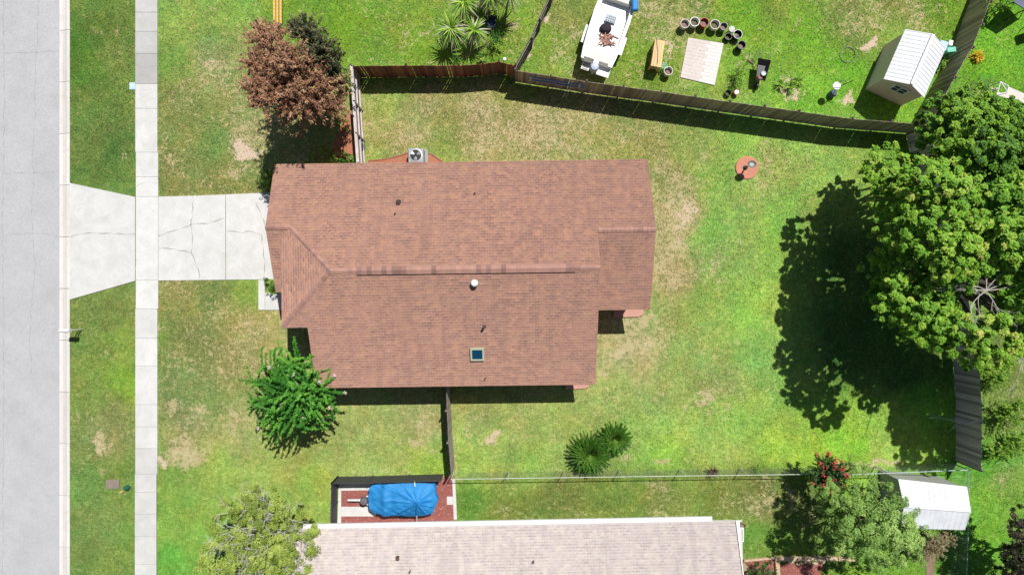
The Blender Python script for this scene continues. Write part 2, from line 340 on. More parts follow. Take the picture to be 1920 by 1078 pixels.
# worn and drought spots: px, py, rx, ry, strength, bare (0 straw .. 1 bare sandy)
SPOT = np.array([[float(x) for x in r.split()] for r in """
405 125 34 18 .7 .4|430 165 20 12 .5 .3|185 65 14 8 .6 .2|457 285 26 34 1. .9|440 330 20 14 .7 .5|395 95 18 10 .5 .3|350 270 10 8 .6 .6|300 250 8 20 .7 .6|225 60 6 26 .5 .3
350 850 38 36 .9 .5|310 868 14 22 .9 .8|325 770 26 16 .7 .4|375 765 22 16 .7 .4|185 830 28 20 .8 .6|190 875 18 12 .6 .5|440 790 24 40 .6 .3|300 610 9 9 .7 .7|240 300 8 12 .5 .4
1285 395 13 34 .9 .7|1280 450 22 50 .8 .4|1262 520 24 34 .75 .3|1300 400 6 8 1. 1.|1205 600 30 18 .8 .4|1175 655 40 16 .85 .3|1190 640 12 10 .7 .6|1135 690 16 14 .7 .4|1345 500 24 50 .55 .2|1430 350 30 24 .5 .2|1390 400 18 22 .4 .2
1330 745 20 14 .8 .5|1320 765 14 10 .7 .6|1290 755 22 14 .5 .3|1370 770 20 12 .6 .4|1240 760 16 10 .5 .3|1200 745 18 10 .4 .2|1180 860 20 14 .7 .3|1240 858 22 11 .7 .3|1330 825 8 8 .5 .5|1345 840 18 10 .5 .3
925 825 20 13 .8 .8|880 815 18 16 .6 .4|780 832 34 12 .7 .5|815 850 14 12 .6 .5|760 785 30 14 .5 .3|995 820 16 10 .5 .4|850 850 6 44 .6 .5|975 775 20 8 .5 .4|850 880 8 14 .8 .6
1240 265 12 10 .8 .3|1255 280 10 7 .6 .4|800 215 16 10 .5 .2|960 215 14 8 .5 .3|1060 215 18 10 .5 .3|1445 260 12 8 .6 .3|700 235 16 14 .5 .2
1080 60 24 18 .6 .4|1060 105 20 14 .5 .3|1230 20 34 20 .6 .5|1250 55 16 14 .5 .5|1252 95 9 22 .8 .8|1285 62 12 8 .5 .4|1225 72 14 8 .6 .7|1500 50 14 22 .5 .5|1460 30 20 24 .4 .3
1480 165 34 24 .85 .9|1492 185 20 12 .8 .9|1395 110 14 14 .6 .8|1380 125 10 8 .7 .9|1640 45 30 18 .6 .4|1655 20 12 14 .6 .8|1600 50 12 10 .6 .7|1630 85 16 14 .8 1.|1680 25 26 14 .4 .4|1740 50 12 8 .5 .5
1590 185 22 12 .7 .9|1575 150 14 12 .5 .8|1505 170 12 16 .6 .8|790 65 22 10 .6 .4|800 50 8 20 .6 .5|755 110 20 10 .5 .5|740 20 18 8 .4 .3|965 45 14 18 .7 .6|975 85 14 10 .5 .6|1045 60 10 50 .3 .5
1080 886 240 4 .6 .3|1640 868 110 6 .8 .6|1480 935 14 34 .7 .5|950 955 20 16 .5 .2|1040 945 16 14 .5 .3|1250 940 26 18 .4 .2|1230 1 3 3 0 0|1880 70 18 10 .4 .3|1610 20 3 3 0 0
1430 905 40 12 .5 .4|1022 38 6 20 .9 .9|1004 74 6 18 .9 .8|988 104 6 16 .9 .8|690 270 7 30 .6 .5|1000 75 20 20 .4 .3|1300 25 22 12 .5 .4|1100 95 22 12 .5 .4|1040 85 14 20 .5 .3|1530 55 22 10 .5 .4|1420 60 16 12 .4 .3|1745 160 10 12 .4 .4|860 20 20 12 .4 .4|700 115 18 6 .5 .4|820 112 22 6 .5 .4|1850 165 30 12 .6 .6|1840 185 20 10 .5 .7|1900 745 30 30 .4 .6|660 255 16 46 .9 .9|735 890 120 6 .6 .4|460 300 14 20 .7 .9|1150 1 4 4 0 0|520 630 12 30 .4 .3|1118 655 6 10 .5 .3
""".replace('\n', '|').split('|') if r.strip()])
def vnoise(x, y, seed):
    """smooth value noise on arrays"""
    r = np.random.default_rng(seed); T = r.random((256, 256))
    xi = np.floor(x).astype(int); yi = np.floor(y).astype(int); fx = x - xi; fy = y - yi
    fx = fx * fx * (3 - 2 * fx); fy = fy * fy * (3 - 2 * fy)
    g = lambda a, b: T[a % 256, b % 256]
    return (g(xi, yi) * (1 - fx) + g(xi + 1, yi) * fx) * (1 - fy) + (g(xi, yi + 1) * (1 - fx) + g(xi + 1, yi + 1) * fx) * fy
def fbm(x, y, seed, o=4):
    s = 0; a = 1; t = 0
    for i in range(o): s = s + a * vnoise(x * 2 ** i, y * 2 ** i, seed + i); t += a; a *= 0.55
    return s / t - 0.5
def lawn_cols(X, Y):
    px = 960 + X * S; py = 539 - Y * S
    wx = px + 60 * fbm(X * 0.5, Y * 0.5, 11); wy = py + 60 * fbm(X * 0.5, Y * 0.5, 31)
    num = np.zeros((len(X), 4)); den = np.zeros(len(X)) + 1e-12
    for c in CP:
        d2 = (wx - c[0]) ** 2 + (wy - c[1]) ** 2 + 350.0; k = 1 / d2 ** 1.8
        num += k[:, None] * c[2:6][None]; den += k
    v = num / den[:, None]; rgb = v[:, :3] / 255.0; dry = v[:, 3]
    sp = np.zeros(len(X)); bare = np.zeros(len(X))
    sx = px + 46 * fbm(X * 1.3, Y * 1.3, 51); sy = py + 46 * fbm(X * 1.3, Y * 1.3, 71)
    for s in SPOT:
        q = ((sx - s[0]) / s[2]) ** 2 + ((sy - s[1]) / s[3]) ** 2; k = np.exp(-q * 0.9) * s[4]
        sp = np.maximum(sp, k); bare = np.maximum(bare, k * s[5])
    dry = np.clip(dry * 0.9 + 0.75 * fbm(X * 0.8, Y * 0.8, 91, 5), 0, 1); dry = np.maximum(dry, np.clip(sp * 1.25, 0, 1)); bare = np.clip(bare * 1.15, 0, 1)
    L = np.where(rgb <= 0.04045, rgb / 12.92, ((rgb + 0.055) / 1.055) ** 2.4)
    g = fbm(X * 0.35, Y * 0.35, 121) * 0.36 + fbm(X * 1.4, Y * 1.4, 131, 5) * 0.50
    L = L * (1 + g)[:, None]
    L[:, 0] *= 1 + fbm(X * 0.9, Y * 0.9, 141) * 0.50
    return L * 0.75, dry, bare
def lawn_material():
    m, nt, p = base('lawn_turf')
    a = nt.nodes.new('ShaderNodeAttribute'); a.attribute_name = 'turf'
    b = nt.nodes.new('ShaderNodeAttribute'); b.attribute_name = 'wear'
    sep = nt.nodes.new('ShaderNodeSeparateColor'); nt.links.new(b.outputs['Color'], sep.inputs[0])
    v = coords(nt, 'Object')
    n1 = noise(nt, v, 3.6, 8, 0.78, 0.5); n2 = noise(nt, v, 11.0, 4, 0.7); n3 = noise(nt, v, 2.2, 5, 0.6)
    # blades darker and lighter
    col = mix(nt, ramp(nt, n2, [(0.36, 0.85), (0.58, 0.0)]), a.outputs['Color'], mix(nt, 1.0, a.outputs['Color'], (0.42, 0.52, 0.42), 'MULTIPLY'))
    col = mix(nt, ramp(nt, n1, [(0.46, 0.0), (0.66, 0.9)]), col, mix(nt, 1.0, a.outputs['Color'], (1.65, 1.4, 1.5), 'MULTIPLY'))
    # straw flecks where dry
    thr = math_n(nt, 'SUBTRACT', 0.70, math_n(nt, 'MULTIPLY', sep.outputs[0], 0.30))
    nn = math_n(nt, 'ADD', math_n(nt, 'MULTIPLY', n1, 0.7), math_n(nt, 'MULTIPLY', n2, 0.3))
    f = math_n(nt, 'MULTIPLY', math_n(nt, 'SUBTRACT', nn, thr), 14.0); fc = nt.nodes.new('ShaderNodeClamp'); nt.links.new(math_n(nt, 'ADD', f, 0.5), fc.inputs[0])
    straw = mix(nt, ramp(nt, n3, [(0.35, 0.0), (0.65, 1.0)]), (0.42, 0.35, 0.18), (0.50, 0.42, 0.25))
    col = mix(nt, math_n(nt, 'MULTIPLY', fc.outputs[0], 0.85), col, straw)
    # bare sandy soil
    thr2 = math_n(nt, 'SUBTRACT', 0.80, math_n(nt, 'MULTIPLY', sep.outputs[1], 0.50))
    g = math_n(nt, 'MULTIPLY', math_n(nt, 'SUBTRACT', nn, thr2), 9.0); gc = nt.nodes.new('ShaderNodeClamp'); nt.links.new(math_n(nt, 'ADD', g, 0.4), gc.inputs[0])
    col = mix(nt, math_n(nt, 'MULTIPLY', gc.outputs[0], 0.85), col, (0.58, 0.45, 0.35))
    nt.links.new(col, p.inputs['Base Color']); p.inputs['Roughness'].default_value = 0.95; p.inputs['Specular IOR Level'].default_value = 0.1
    bump(nt, p, n2, 0.9, 0.035)
    return m
turf = lawn_material()
XG = W(131, 0).x            # garden edge of the gutter
def grid_axis(lo, hi, step, out):
    core = np.arange(lo, hi + 1e-6, step); d = step * np.cumsum(1.35 ** np.arange(1, 60)); d = d[d < out]
    return core, d
def make_lawn():
    core, d = grid_axis(XG, 31.5, 0.115, 1400.0); xs = np.concatenate([core, core[-1] + d])
    core, d = grid_axis(-18.5, 18.5, 0.115, 1400.0); ys = np.concatenate([(core[0] - d)[::-1], core, core[-1] + d])
    XX, YY = np.meshgrid(xs, ys); X = XX.ravel(); Y = YY.ravel()
    tri = lambda q, lo, hi: lo + (hi - lo) * np.abs(((q - lo) / (hi - lo) + 1) % 2 - 1)
    Xc = np.where((X > 32) | (X < XG), tri(X, -12, 30), X); Yc = np.where(np.abs(Y) > 19, tri(Y, -16, 16), Y)
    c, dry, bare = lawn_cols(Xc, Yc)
    Z = 0.02 * fbm(X * 0.4, Y * 0.4, 5) + 0.02 * fbm(X * 2, Y * 2, 6) - 0.012
    Z = np.where(X < XG + 0.3, -0.004, Z)
    nx, ny = len(xs), len(ys); i = np.arange(nx * ny).reshape(ny, nx)
    F = np.stack([i[:-1, :-1], i[:-1, 1:], i[1:, 1:], i[1:, :-1]], -1).reshape(-1, 4)
    o = npmesh('lawn', np.stack([X, Y, Z], 1), F, turf, org=(0, 0, 0), kind='structure')
    me = o.data; one = np.ones((len(X), 1))
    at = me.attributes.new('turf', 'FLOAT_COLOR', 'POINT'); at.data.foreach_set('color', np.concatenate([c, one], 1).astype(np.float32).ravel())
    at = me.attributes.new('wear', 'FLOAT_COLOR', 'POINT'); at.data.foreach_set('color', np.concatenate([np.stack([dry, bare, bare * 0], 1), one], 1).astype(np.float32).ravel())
    me.polygons.foreach_set('use_smooth', [True] * len(me.polygons))
    return o
make_lawn()
# the ground under the street side, out to the horizon
mb = MB(); mb.prism([(-1500, -1500), (XG + 0.02, -1500), (XG + 0.02, 1500), (-1500, 1500)], -0.6, -0.16)
mb.build('ground', M('roadside_ground', (0.12, 0.16, 0.05), (0.18, 0.17, 0.08), sc=0.6), kind='structure')
# standing grass
HOLES = [(131, 254, 343, 562), (254, 297, -40, 1100), (297, 500, 364, 525), (484, 530, 515, 585), (500, 1232, 300, 724), (632, 852, 900, 992), (590, 1392, 972, 1200), (1275, 1357, 70, 162), (1378, 1424, 292, 338)]
def make_tufts():
    n = 190000
    X = RNG.uniform(XG + 0.03, 30.8, n); Y = RNG.uniform(-17.4, 17.4, n)
    px = 960 + X * S; py = 539 - Y * S; ok = np.ones(n, bool)
    for (a, b, c, d) in HOLES: ok &= ~((px > a - 1) & (px < b + 1) & (py > c - 1) & (py < d + 1))
    X = X[ok]; Y = Y[ok]; n = len(X)
    c, dry, bare = lawn_cols(X, Y)
    keep = RNG.random(n) > bare * 0.9; X = X[keep]; Y = Y[keep]; c = c[keep]; dry = dry[keep]; n = len(X)
    a = RNG.uniform(0, 2 * PI, n); L = RNG.uniform(0.05, 0.13, n); wd = RNG.uniform(0.012, 0.03, n); lift = RNG.uniform(0.25, 0.9, n)
    dx = np.cos(a); dy = np.sin(a)
    P0 = np.stack([X - dy * wd, Y + dx * wd, np.full(n, -0.01)], 1); P1 = np.stack([X + dy * wd, Y - dx * wd, np.full(n, -0.01)], 1)
    P2 = np.stack([X + dx * L * (1 - lift * 0.4), Y + dy * L * (1 - lift * 0.4), 0.02 + 0.6 * L * lift], 1)
    V = np.stack([P0, P1, P2], 1).reshape(-1, 3); F = np.arange(3 * n).reshape(n, 3)
    st = np.array([0.40, 0.33, 0.17]); isdry = RNG.random(n) < dry * 0.62
    col = c * RNG.uniform(0.62, 1.35, n)[:, None]; col = np.where(isdry[:, None], st[None] * RNG.uniform(0.75, 1.2, n)[:, None], col)
    m, nt, p = base('grass_blade'); at = nt.nodes.new('ShaderNodeAttribute'); at.attribute_name = 'tone'
    nt.links.new(at.outputs['Color'], p.inputs['Base Color']); p.inputs['Roughness'].default_value = 0.9; p.inputs['Specular IOR Level'].default_value = 0.1
    npmesh('grass', V, F, m, tone=col, org=(0, 0, 0), kind='stuff', label='short patchy lawn grass between street, houses and fences', category='grass')
make_tufts()

def make_litter():
    P = []; r_ = np.random.default_rng(77)
    for (px, py, sx, sy, n) in ((1560, 560, 90, 200, 420), (1700, 780, 70, 60, 120), (1450, 250, 300, 60, 120), (400, 300, 90, 160, 120), (560, 300, 60, 60, 60), (1000, 800, 250, 60, 90), (1300, 500, 60, 200, 90), (1550, 60, 250, 50, 160)):
        P.append(np.stack([r_.normal(px, sx, n), r_.normal(py, sy, n)], 1))
    P = np.concatenate(P); ok = (P[:, 0] > 300) & ~((P[:, 0] > 495) & (P[:, 0] < 1232) & (P[:, 1] > 298) & (P[:, 1] < 728)) & ~((P[:, 1] > 362) & (P[:, 1] < 528) & (P[:, 0] < 505)) & (P[:, 1] < 885); P = P[ok]
    C = np.stack([(P[:, 0] - 960) / S, -(P[:, 1] - 539) / S, np.full(len(P), .035)], 1); N = r_.normal(size=(len(P), 3)) * .35; N[:, 2] += 1; N /= np.linalg.norm(N, axis=1, keepdims=True)
    V, F = leaf_quads(C, N, r_.uniform(.03, .065, len(P)), .5, r_)
    npmesh('leaf_litter', V, F, leaf_mat('dead_leaves', (0.22, 0.13, 0.07), (0.42, 0.28, 0.14), (0.60, 0.46, 0.26), trans=0), tone=r_.random(len(F)), org=(0, 0, 0), kind='stuff', label='scattered dry fallen leaves on the lawns', category='leaf litter')
# ------------------------------------------------------------------ street, gutter, pavement, driveway
def poly_px(pts, z=0.0): return [(W(x, y, z).x, W(x, y, z).y) for x, y in pts]
xr = W(109, 0).x
mb = MB(); mb.prism([(xr, -300), (xr, 300), (xr - 7.4, 300), (xr - 7.4, -300)], -0.156, -0.10)
def crack(mb, pts, z, wd=0.035, mi=1, seed=0):
    r = random.Random(seed); P = [W(x, y, z) for x, y in pts]; Q = [P[0]]
    for a, b in zip(P, P[1:]):
        n = max(1, int((b - a).length / 0.22)); d = (b - a); s = Vector((-d.y, d.x, 0)).normalized()
        for i in range(1, n + 1): Q.append(a + d * (i / n) + s * (r.uniform(-0.045, 0.045) if i < n else 0))
    for i in range(len(Q) - 1):
        a, b = Q[i], Q[i + 1]; d = b - a; s = Vector((-d.y, d.x, 0)).normalized()
        wa = wd * (0.55 + 0.45 * math.sin(i * 1.7 + seed)) / 2; wb = wd * (0.55 + 0.45 * math.sin((i + 1) * 1.7 + seed)) / 2
        mb.face([a - s * wa, b - s * wb, b + s * wb, a + s * wa], mi)
for pts in ([(8, 100), (60, 98), (108, 96)], [(10, 325), (50, 325), (108, 322)], [(10, 440), (80, 438), (108, 443)], [(64, 240), (60, 300), (64, 330), (58, 400), (62, 440)], [(72, 0), (70, 60), (66, 140), (66, 230)],
            [(60, 440), (66, 500), (56, 620), (58, 700)], [(6, 0), (8, 200), (5, 420), (7, 700), (5, 1078)], [(95, 706), (108, 709)]):
    crack(mb, pts, -0.096, 0.022, 1, int(pts[0][0] + pts[0][1]))
mb.build('road', [asphalt, M('road_crack', (0.30, 0.30, 0.31), (0.24, 0.24, 0.25))], kind='structure')
# rolled kerb and gutter, cast in lengths
mb = MB(); ys = [W(0, y).y for y in range(-720, 1900, 97)]
prof = [(xr + 0.004, -0.16), (xr + 0.004, -0.094), (xr + 0.17, -0.115), (xr + 0.36, -0.06), (xr + 0.52, 0.004), (XG - 0.004, 0.006), (XG - 0.004, -0.16)]
rr = random.Random(3)
for a, b in zip(ys, ys[1:]):
    t = rr.uniform(0.42, 0.6); V = [(x, y, z) for y in (a - 0.012, b + 0.012) for x, z in prof]; n = len(prof)
    mb.mesh(V, [(i, i + 1, n + i + 1, n + i) for i in range(n - 1)] + [tuple(range(n)), tuple(range(2 * n - 1, n - 1, -1))], 0, t)
mb.build('kerb', [gutterc], kind='structure')
# pavement slabs
mb = MB(); yj = [-700, -480, -240, -120, -60, 24, 60, 101, 158, 204, 286, 332, 369, 525, 579, 634, 686, 758, 800, 840, 888, 922, 963, 1005, 1057, 1100, 1220, 1400, 1700]
tn = {24: .34, 60: .28, 101: .16, -60: .34, 840: .40, 1005: .46, 963: .42, 888: .44, 922: .43}
for a, b in zip(yj, yj[1:]):
    x0, x1 = (254.5, 295.5)
    if 286 <= a < 579: x0, x1 = 255.5, 297
    if a > 840: x0, x1 = 253.6, 294
    t = tn.get(a, rr.uniform(0.5, 0.62))
    p = poly_px([(x0, a + 0.28), (x1, a + 0.28), (x1, b - 0.28), (x0, b - 0.28)])
    mb.prism(p, -0.05, 0.035 + rr.uniform(0, 0.004), 0, t)
q = poly_px([(255.5, -700), (294, -700), (294, 1700), (255.5, 1700)]); mb.prism(q, -0.05, 0.018, 1)
for s_, pts in enumerate(([(256, 350), (275, 340), (295, 345)], [(254, 120), (270, 128), (295, 124)])): crack(mb, pts, 0.041, 0.02, 1, s_)
mb.build('sidewalk', [concrete, jointm], kind='structure')
# driveway
mb = MB(); zt = 0.034
slabs = [([(131.5, 343.5), (253.8, 369.5), (253.8, 526.5), (131.5, 561.5)], .54),
         ([(297.6, 369), (361, 367.5), (423, 365), (423, 524.6), (297.6, 526)], .56), ([(424.2, 365), (495, 362), (501, 420), (560, 420), (560, 523), (424.2, 524.6)], .57),
         ([(495.6, 362), (560, 362), (560, 419.4), (501, 419.4)], .55), ([(485, 525), (497, 524.6), (497, 581), (485, 581)], .57), ([(497.6, 549.5), (545, 549.5), (545, 581), (497.6, 581)], .56)]
for p, t in slabs: mb.prism(poly_px(p), -0.05, zt, 0, t)
for i, pts in enumerate(([(133, 444), (150, 439), (180, 437), (215, 439), (254, 439)], [(297, 442), (325, 433), (345, 427), (358, 421), (390, 419), (410, 412), (422, 409)],
        [(361, 368), (362, 390), (358, 421), (361, 440), (361, 462), (358, 473), (366, 492), (372, 506), (374, 523)], [(297, 466), (320, 467), (345, 470), (358, 474)],
        [(424, 433), (450, 436), (472, 434), (490, 440), (494, 470), (496, 500), (495, 522)], [(480, 380), (490, 405), (500, 425)])):
    crack(mb, pts, zt + 0.005, 0.075, 1, i + 20)
mb.build('driveway', [concrete, crackm], kind='structure')

# ------------------------------------------------------------------ main house (own axes, turned by TH)
TH = 0.013; cT, sT = math.cos(TH), math.sin(TH)
def U(u, v, z): return Vector((u * cT - v * sT, u * sT + v * cT, z))
K = 0.36
zN = lambda u, v: 2.88 + K * (6.775 - v)
zS = lambda u, v: 4.981 - K * (0.94 - v)
zW = lambda u, v: 4.981 - K * (-9.07 - u)
zG = lambda u, v: zN(0, 3.25) - K * (3.25 - v)
zE = lambda u, v: zN(0, 2.885) - K * (2.885 - v)
house = thing('brick_house', U(-2.6, 0.7, 0), 'large single-storey house with a red-brown shingle roof, skylight and ridge vent', 'house')
CK = math.hypot(1, K)
roof = MB()
def plane(poly, zf, axis, fascia=(), th=0.13, drop=0.0):
    P = [U(u, v, zf(u, v) - drop) for u, v in poly]
    uv = [((u, -v * CK) if axis == 'v' else (v, u * CK)) for u, v in poly]
    roof.face(P, 0, uv=uv)
    roof.face([p - Vector((0, 0, th)) for p in P][::-1], 1)
    n = len(P)
    for i in fascia:
        a, b = P[i], P[(i + 1) % n]; d = Vector((0, 0, th)); roof.face([a, a - d, b - d, b], 1)
plane([(-12.65, 6.775), (-12.65, 3.25), (-11.38, 3.25), (-9.07, 0.94), (4.43, 0.94), (4.43, 2.885), (7.42, 2.885), (7.36, 6.775)], zN, 'v', (0, 4, 6, 7))
plane([(-9.07, 0.94), (-11.95, -1.94), (-10.62, -1.94), (-10.62, -5.28), (4.43, -5.28), (4.43, 0.94)], zS, 'v', (1, 2, 3, 4))
plane([(-9.07, 0.94), (-11.38, 3.25), (-11.95, 2.68), (-11.95, -1.94)], zW, 'u', (1, 2,))
plane([(-12.65, 3.25), (-12.65, -0.1), (-11.3, -0.1), (-11.3, 3.25)], zG, 'v', (0, 1, 2), drop=0.004)
plane([(3.95, 2.885), (3.95, -1.28), (7.42, -1.28), (7.42, 2.885)], zE, 'v', (0, 1, 2), drop=0.004)
rf = roof.build('roof', [roofA, fasciaA], house)
# ridge and hip caps: overlapping shingle pieces
def caps(a, b, lift, wd=0.16, name='ridge_cap', seed=1):
    mb = MB(); a = Vector(a); b = Vector(b); d = b - a; L = d.length; d.normalize(); s = d.cross(Vector((0, 0, 1))).normalized(); n = int(L / 0.22); r = random.Random(seed)
    for i in range(n):
        p = a + d * (L * i / n); q = a + d * (L * (i + 1) / n + 0.02); z0 = Vector((0, 0, lift + 0.018)); z1 = Vector((0, 0, lift + 0.004)); dn = Vector((0, 0, wd * K + 0.0)); t = r.choice((0.5, 0.55, 0.45, 0.35, 0.6, 0.52))
        mb.face([p + z0, q + z1, q + z1 + s * wd - dn, p + z0 + s * wd - dn][::-1], 0, t); mb.face([p + z0, p + z0 - s * wd - dn, q + z1 - s * wd - dn, q + z1][::-1], 0, t)
    return mb
for i, (a, b) in enumerate((((-12.66, 3.25, zG(0, 3.25)), (-11.38, 3.25, zG(0, 3.25))), ((-11.38, 3.25, zG(0, 3.25)), (-9.07, 0.94, 4.981)), ((-11.95, -1.94, zW(-11.95, 0)), (-9.07, 0.94, 4.981)),
                            ((-9.07, 0.94, 4.981), (-7.75, 0.94, 4.981)), ((4.43, 0.94, 4.981), (3.2, 0.94, 4.981)), ((4.46, 2.885, 4.28), (7.43, 2.885, 4.28)))):
    caps(U(*a), U(*b), 0.012, 0.13, seed=i).build('ridge_cap', capA, rf)
# raised ridge vent
mb = MB(); r5 = random.Random(5); n = 44
for i in range(n):
    u0 = -7.75 + 10.95 * i / n; u1 = -7.75 + 10.95 * (i + 1) / n; t = r5.choice((.5, .55, .48, .6, .3, .22, .52)); z = 4.981 + 0.075
    mb.mesh([U(u, v, zz) for u in (u0, u1) for v, zz in ((0.94 + 0.21, z - 0.07), (0.94, z), (0.94 - 0.21, z - 0.07), (0.94 - 0.21, z - 0.115), (0.94 + 0.21, z - 0.115))],
            [(5, 6, 1, 0), (6, 7, 2, 1)], 0, t); mb.face([U(u0, .73, z - .07), U(u0, .73, z - .115), U(u1, .73, z - .115), U(u1, .73, z - .07)], 1); mb.face([U(u0, 1.15, z - .07), U(u1, 1.15, z - .07), U(u1, 1.15, z - .115), U(u0, 1.15, z - .115)], 1)
for u in (-7.75, 3.2): mb.face([U(u, 1.15, 4.986 - .07), U(u, .94, 5.056), U(u, .73, 4.986 - .07), U(u, .73, 4.90), U(u, 1.15, 4.90)], 1)
mb.build('ridge_vent', [capA, black_pl], rf)
# skylight
def Upx(px, py, zguess, zf):
    z = zguess
    for _ in range(6):
        p = W(px, py, z); u = p.x * cT + p.y * sT; v = -p.x * sT + p.y * cT; z = zf(u, v)
    return u, v, z
u, v, z = Upx(895, 663, 3.5, zS); nrm = Vector((0, -K, 1)).normalized()
sk = MB(); hw = 0.36
def on_s(du, dv, h): return U(u + du, v + dv / CK, zS(u, v + dv / CK)) + Vector((0, -K, 1)).normalized() * h
for (a0, a1, b0, b1) in ((-hw, hw, hw - .09, hw), (-hw, hw, -hw, -hw + .09), (-hw, -hw + .09, -hw + .09, hw - .09), (hw - .09, hw, -hw + .09, hw - .09)):
    V = [on_s(x, y, h) for h in (0, 0.13) for x, y in ((a0, b0), (a1, b0), (a1, b1), (a0, b1))]
    sk.mesh(V, [(4, 5, 6, 7), (0, 1, 5, 4), (1, 2, 6, 5), (2, 3, 7, 6), (3, 0, 4, 7)])
sko = sk.build('skylight', skyframe, rf)
g = MB(); g.face([on_s(x, y, 0.10) for x, y in ((-hw + .09, -hw + .09), (hw - .09, -hw + .09), (hw - .09, hw - .09), (-hw + .09, hw - .09))]); g.build('pane', sky_glass, sko)
# roof pipes and vents
def pipe(px, py, zf, r, h, mat, cap=None, name='vent_pipe', sq=False):
    u, v, z = Upx(px, py, 3.5, zf); c = U(u, v, z - 0.08); mb = MB()
    if sq: mb.box(c, r * 2, r * 2, h + 0.08, TH)
    else: mb.lathe(c, [(r, 0), (r, h + 0.08)], 14)
    mb.lathe(c + Vector((0, 0, 0.05)), [(r * 1.9, 0), (r * 1.1, 0.08)], 14, 1)
    if cap: mb.lathe(c + Vector((0, 0, h + 0.08)), [(cap, 0), (cap, 0.08), (cap * 0.75, 0.15), (0.02, 0.18)], 18)
    mb.build(name, [mat, dark_metal], rf)
pipe(747, 380, zN, 0.09, 0.14, M('brown_vent', (0.08, 0.05, 0.045), (0.05, 0.035, 0.03)), sq=True, name='box_vent')
pipe(741, 401, zN, 0.03, 0.20, black_pl); pipe(890, 363, zN, 0.035, 0.16, black_pl)
pipe(890, 531, zS, 0.11, 0.14, white_paint, cap=0.19, name='round_vent')
pipe(908, 612, zS, 0.06, 0.38, dark_metal); pipe(910, 709, zS, 0.03, 0.18, black_pl)
# walls
wl = MB()
def wall(u0, v0, u1, v1, z0f, z1f, tops=()):
    pts = [(u0, v0, z0f)] + [(a, b, c) for a, b, c in tops] + [(u1, v1, z1f)]
    wl.face([U(u0, v0, 0)] + [U(*p) for p in pts] + [U(u1, v1, 0)]); wl.uv = {}
T_ = 0.15
wall(-12.2, 6.33, 6.95, 6.33, zN(0, 6.33) - T_, zN(0, 6.33) - T_)
wall(6.95, 6.33, 6.95, -0.85, zN(0, 6.33) - T_, zE(0, -.85) - T_, [(6.95, 2.885, 4.28 - T_)])
wall(6.95, -0.85, 4.0, -0.85, zE(0, -.85) - T_, zE(0, -.85) - T_)
wall(4.0, 2.8, 4.0, -4.85, zE(0, 2.8) - T_, zS(0, -4.85) - T_, [(4.0, 0.94, 4.981 - T_)])
wall(4.0, -4.85, -10.15, -4.85, zS(0, -4.85) - T_, zS(0, -4.85) - T_)
wall(-10.15, -4.85, -10.15, 0.3, zS(0, -4.85) - T_, zS(0, 0.3) - T_)
wall(-10.15, 0.3, -12.2, 0.3, zG(0, .3) - T_, zG(0, .3) - T_)
wall(-12.2, 0.3, -12.2, 6.33, zG(0, .3) - T_, zN(0, 6.33) - T_, [(-12.2, 3.25, zG(0, 3.25) - T_)])
wall(-11.90, 2.6, -11.90, -0.1, zW(-11.9, 0) - 0.14, zW(-11.9, 0) - 0.14, [])   # gable infill between the two roofs
wl.build('wall', brick_wall, house)
def opening(name, a, b, z0, z1, nrm_uv, mats, parent, pane=True):
    """a, b: (u,v) ends on the wall; nrm_uv outward"""
    nx, ny = nrm_uv; o = Vector((nx, ny, 0)); fr = MB(); A = Vector((*a, 0)); B = Vector((*b, 0)); d = (B - A).normalized()
    def q(s, z, h): p = A + d * s + o * h; return U(p.x, p.y, z)
    L = (B - A).length; t = 0.07
    for (s0, s1, za, zb) in ((0, L, z0, z0 + t), (0, L, z1 - t, z1), (0, t, z0 + t, z1 - t), (L - t, L, z0 + t, z1 - t)):
        V = [q(s, z, h) for h in (0.01, 0.06) for s, z in ((s0, za), (s1, za), (s1, zb), (s0, zb))]
        fr.mesh(V, [(4, 5, 6, 7), (0, 1, 5, 4), (1, 2, 6, 5), (2, 3, 7, 6), (3, 0, 4, 7)])
    f = fr.build(name, mats[0], parent)
    g = MB(); g.face([q(t, z0 + t, .03), q(L - t, z0 + t, .03), q(L - t, z1 - t, .03), q(t, z1 - t, .03)]); g.build('pane' if pane else 'door_panel', mats[1], f)
for a, b in (((-9.5, 6.33), (-8.0, 6.33)), ((-4.5, 6.33), (-3.2, 6.33)), ((0.5, 6.33), (2.0, 6.33)), ((4.2, 6.33), (5.6, 6.33))): opening('window', a, b, 0.95, 2.1, (0, 1), (white_paint, dark_glass), house)
for a, b in (((-8.2, -4.85), (-6.7, -4.85)), ((-3.0, -4.85), (-2.2, -4.85)), ((0.5, -4.85), (2.0, -4.85))): opening('window', a, b, 0.95, 2.1, (0, -1), (white_paint, dark_glass), house)
opening('garage_door', (-12.2, 1.2), (-12.2, 5.6), 0.04, 2.2, (-1, 0), (white_paint, white_paint), house, False)
opening('front_door', (-10.15, -1.3), (-10.15, -0.35), 0.04, 2.1, (-1, 0), (white_paint, fwood_red), house, False)
opening('window', (-10.15, -4.2), (-10.15, -2.5), 0.95, 2.1, (-1, 0), (white_paint, dark_glass), house)
opening('patio_door', (6.95, 2.0), (6.95, 3.8), 0.04, 2.1, (1, 0), (white_paint, dark_glass), house)
mb = MB(); mb.box(U(-11.7, -1.72, 0), .12, .12, zS(0, -1.72) - T_ - 0.01, TH); mb.build('porch_post', white_paint, house)
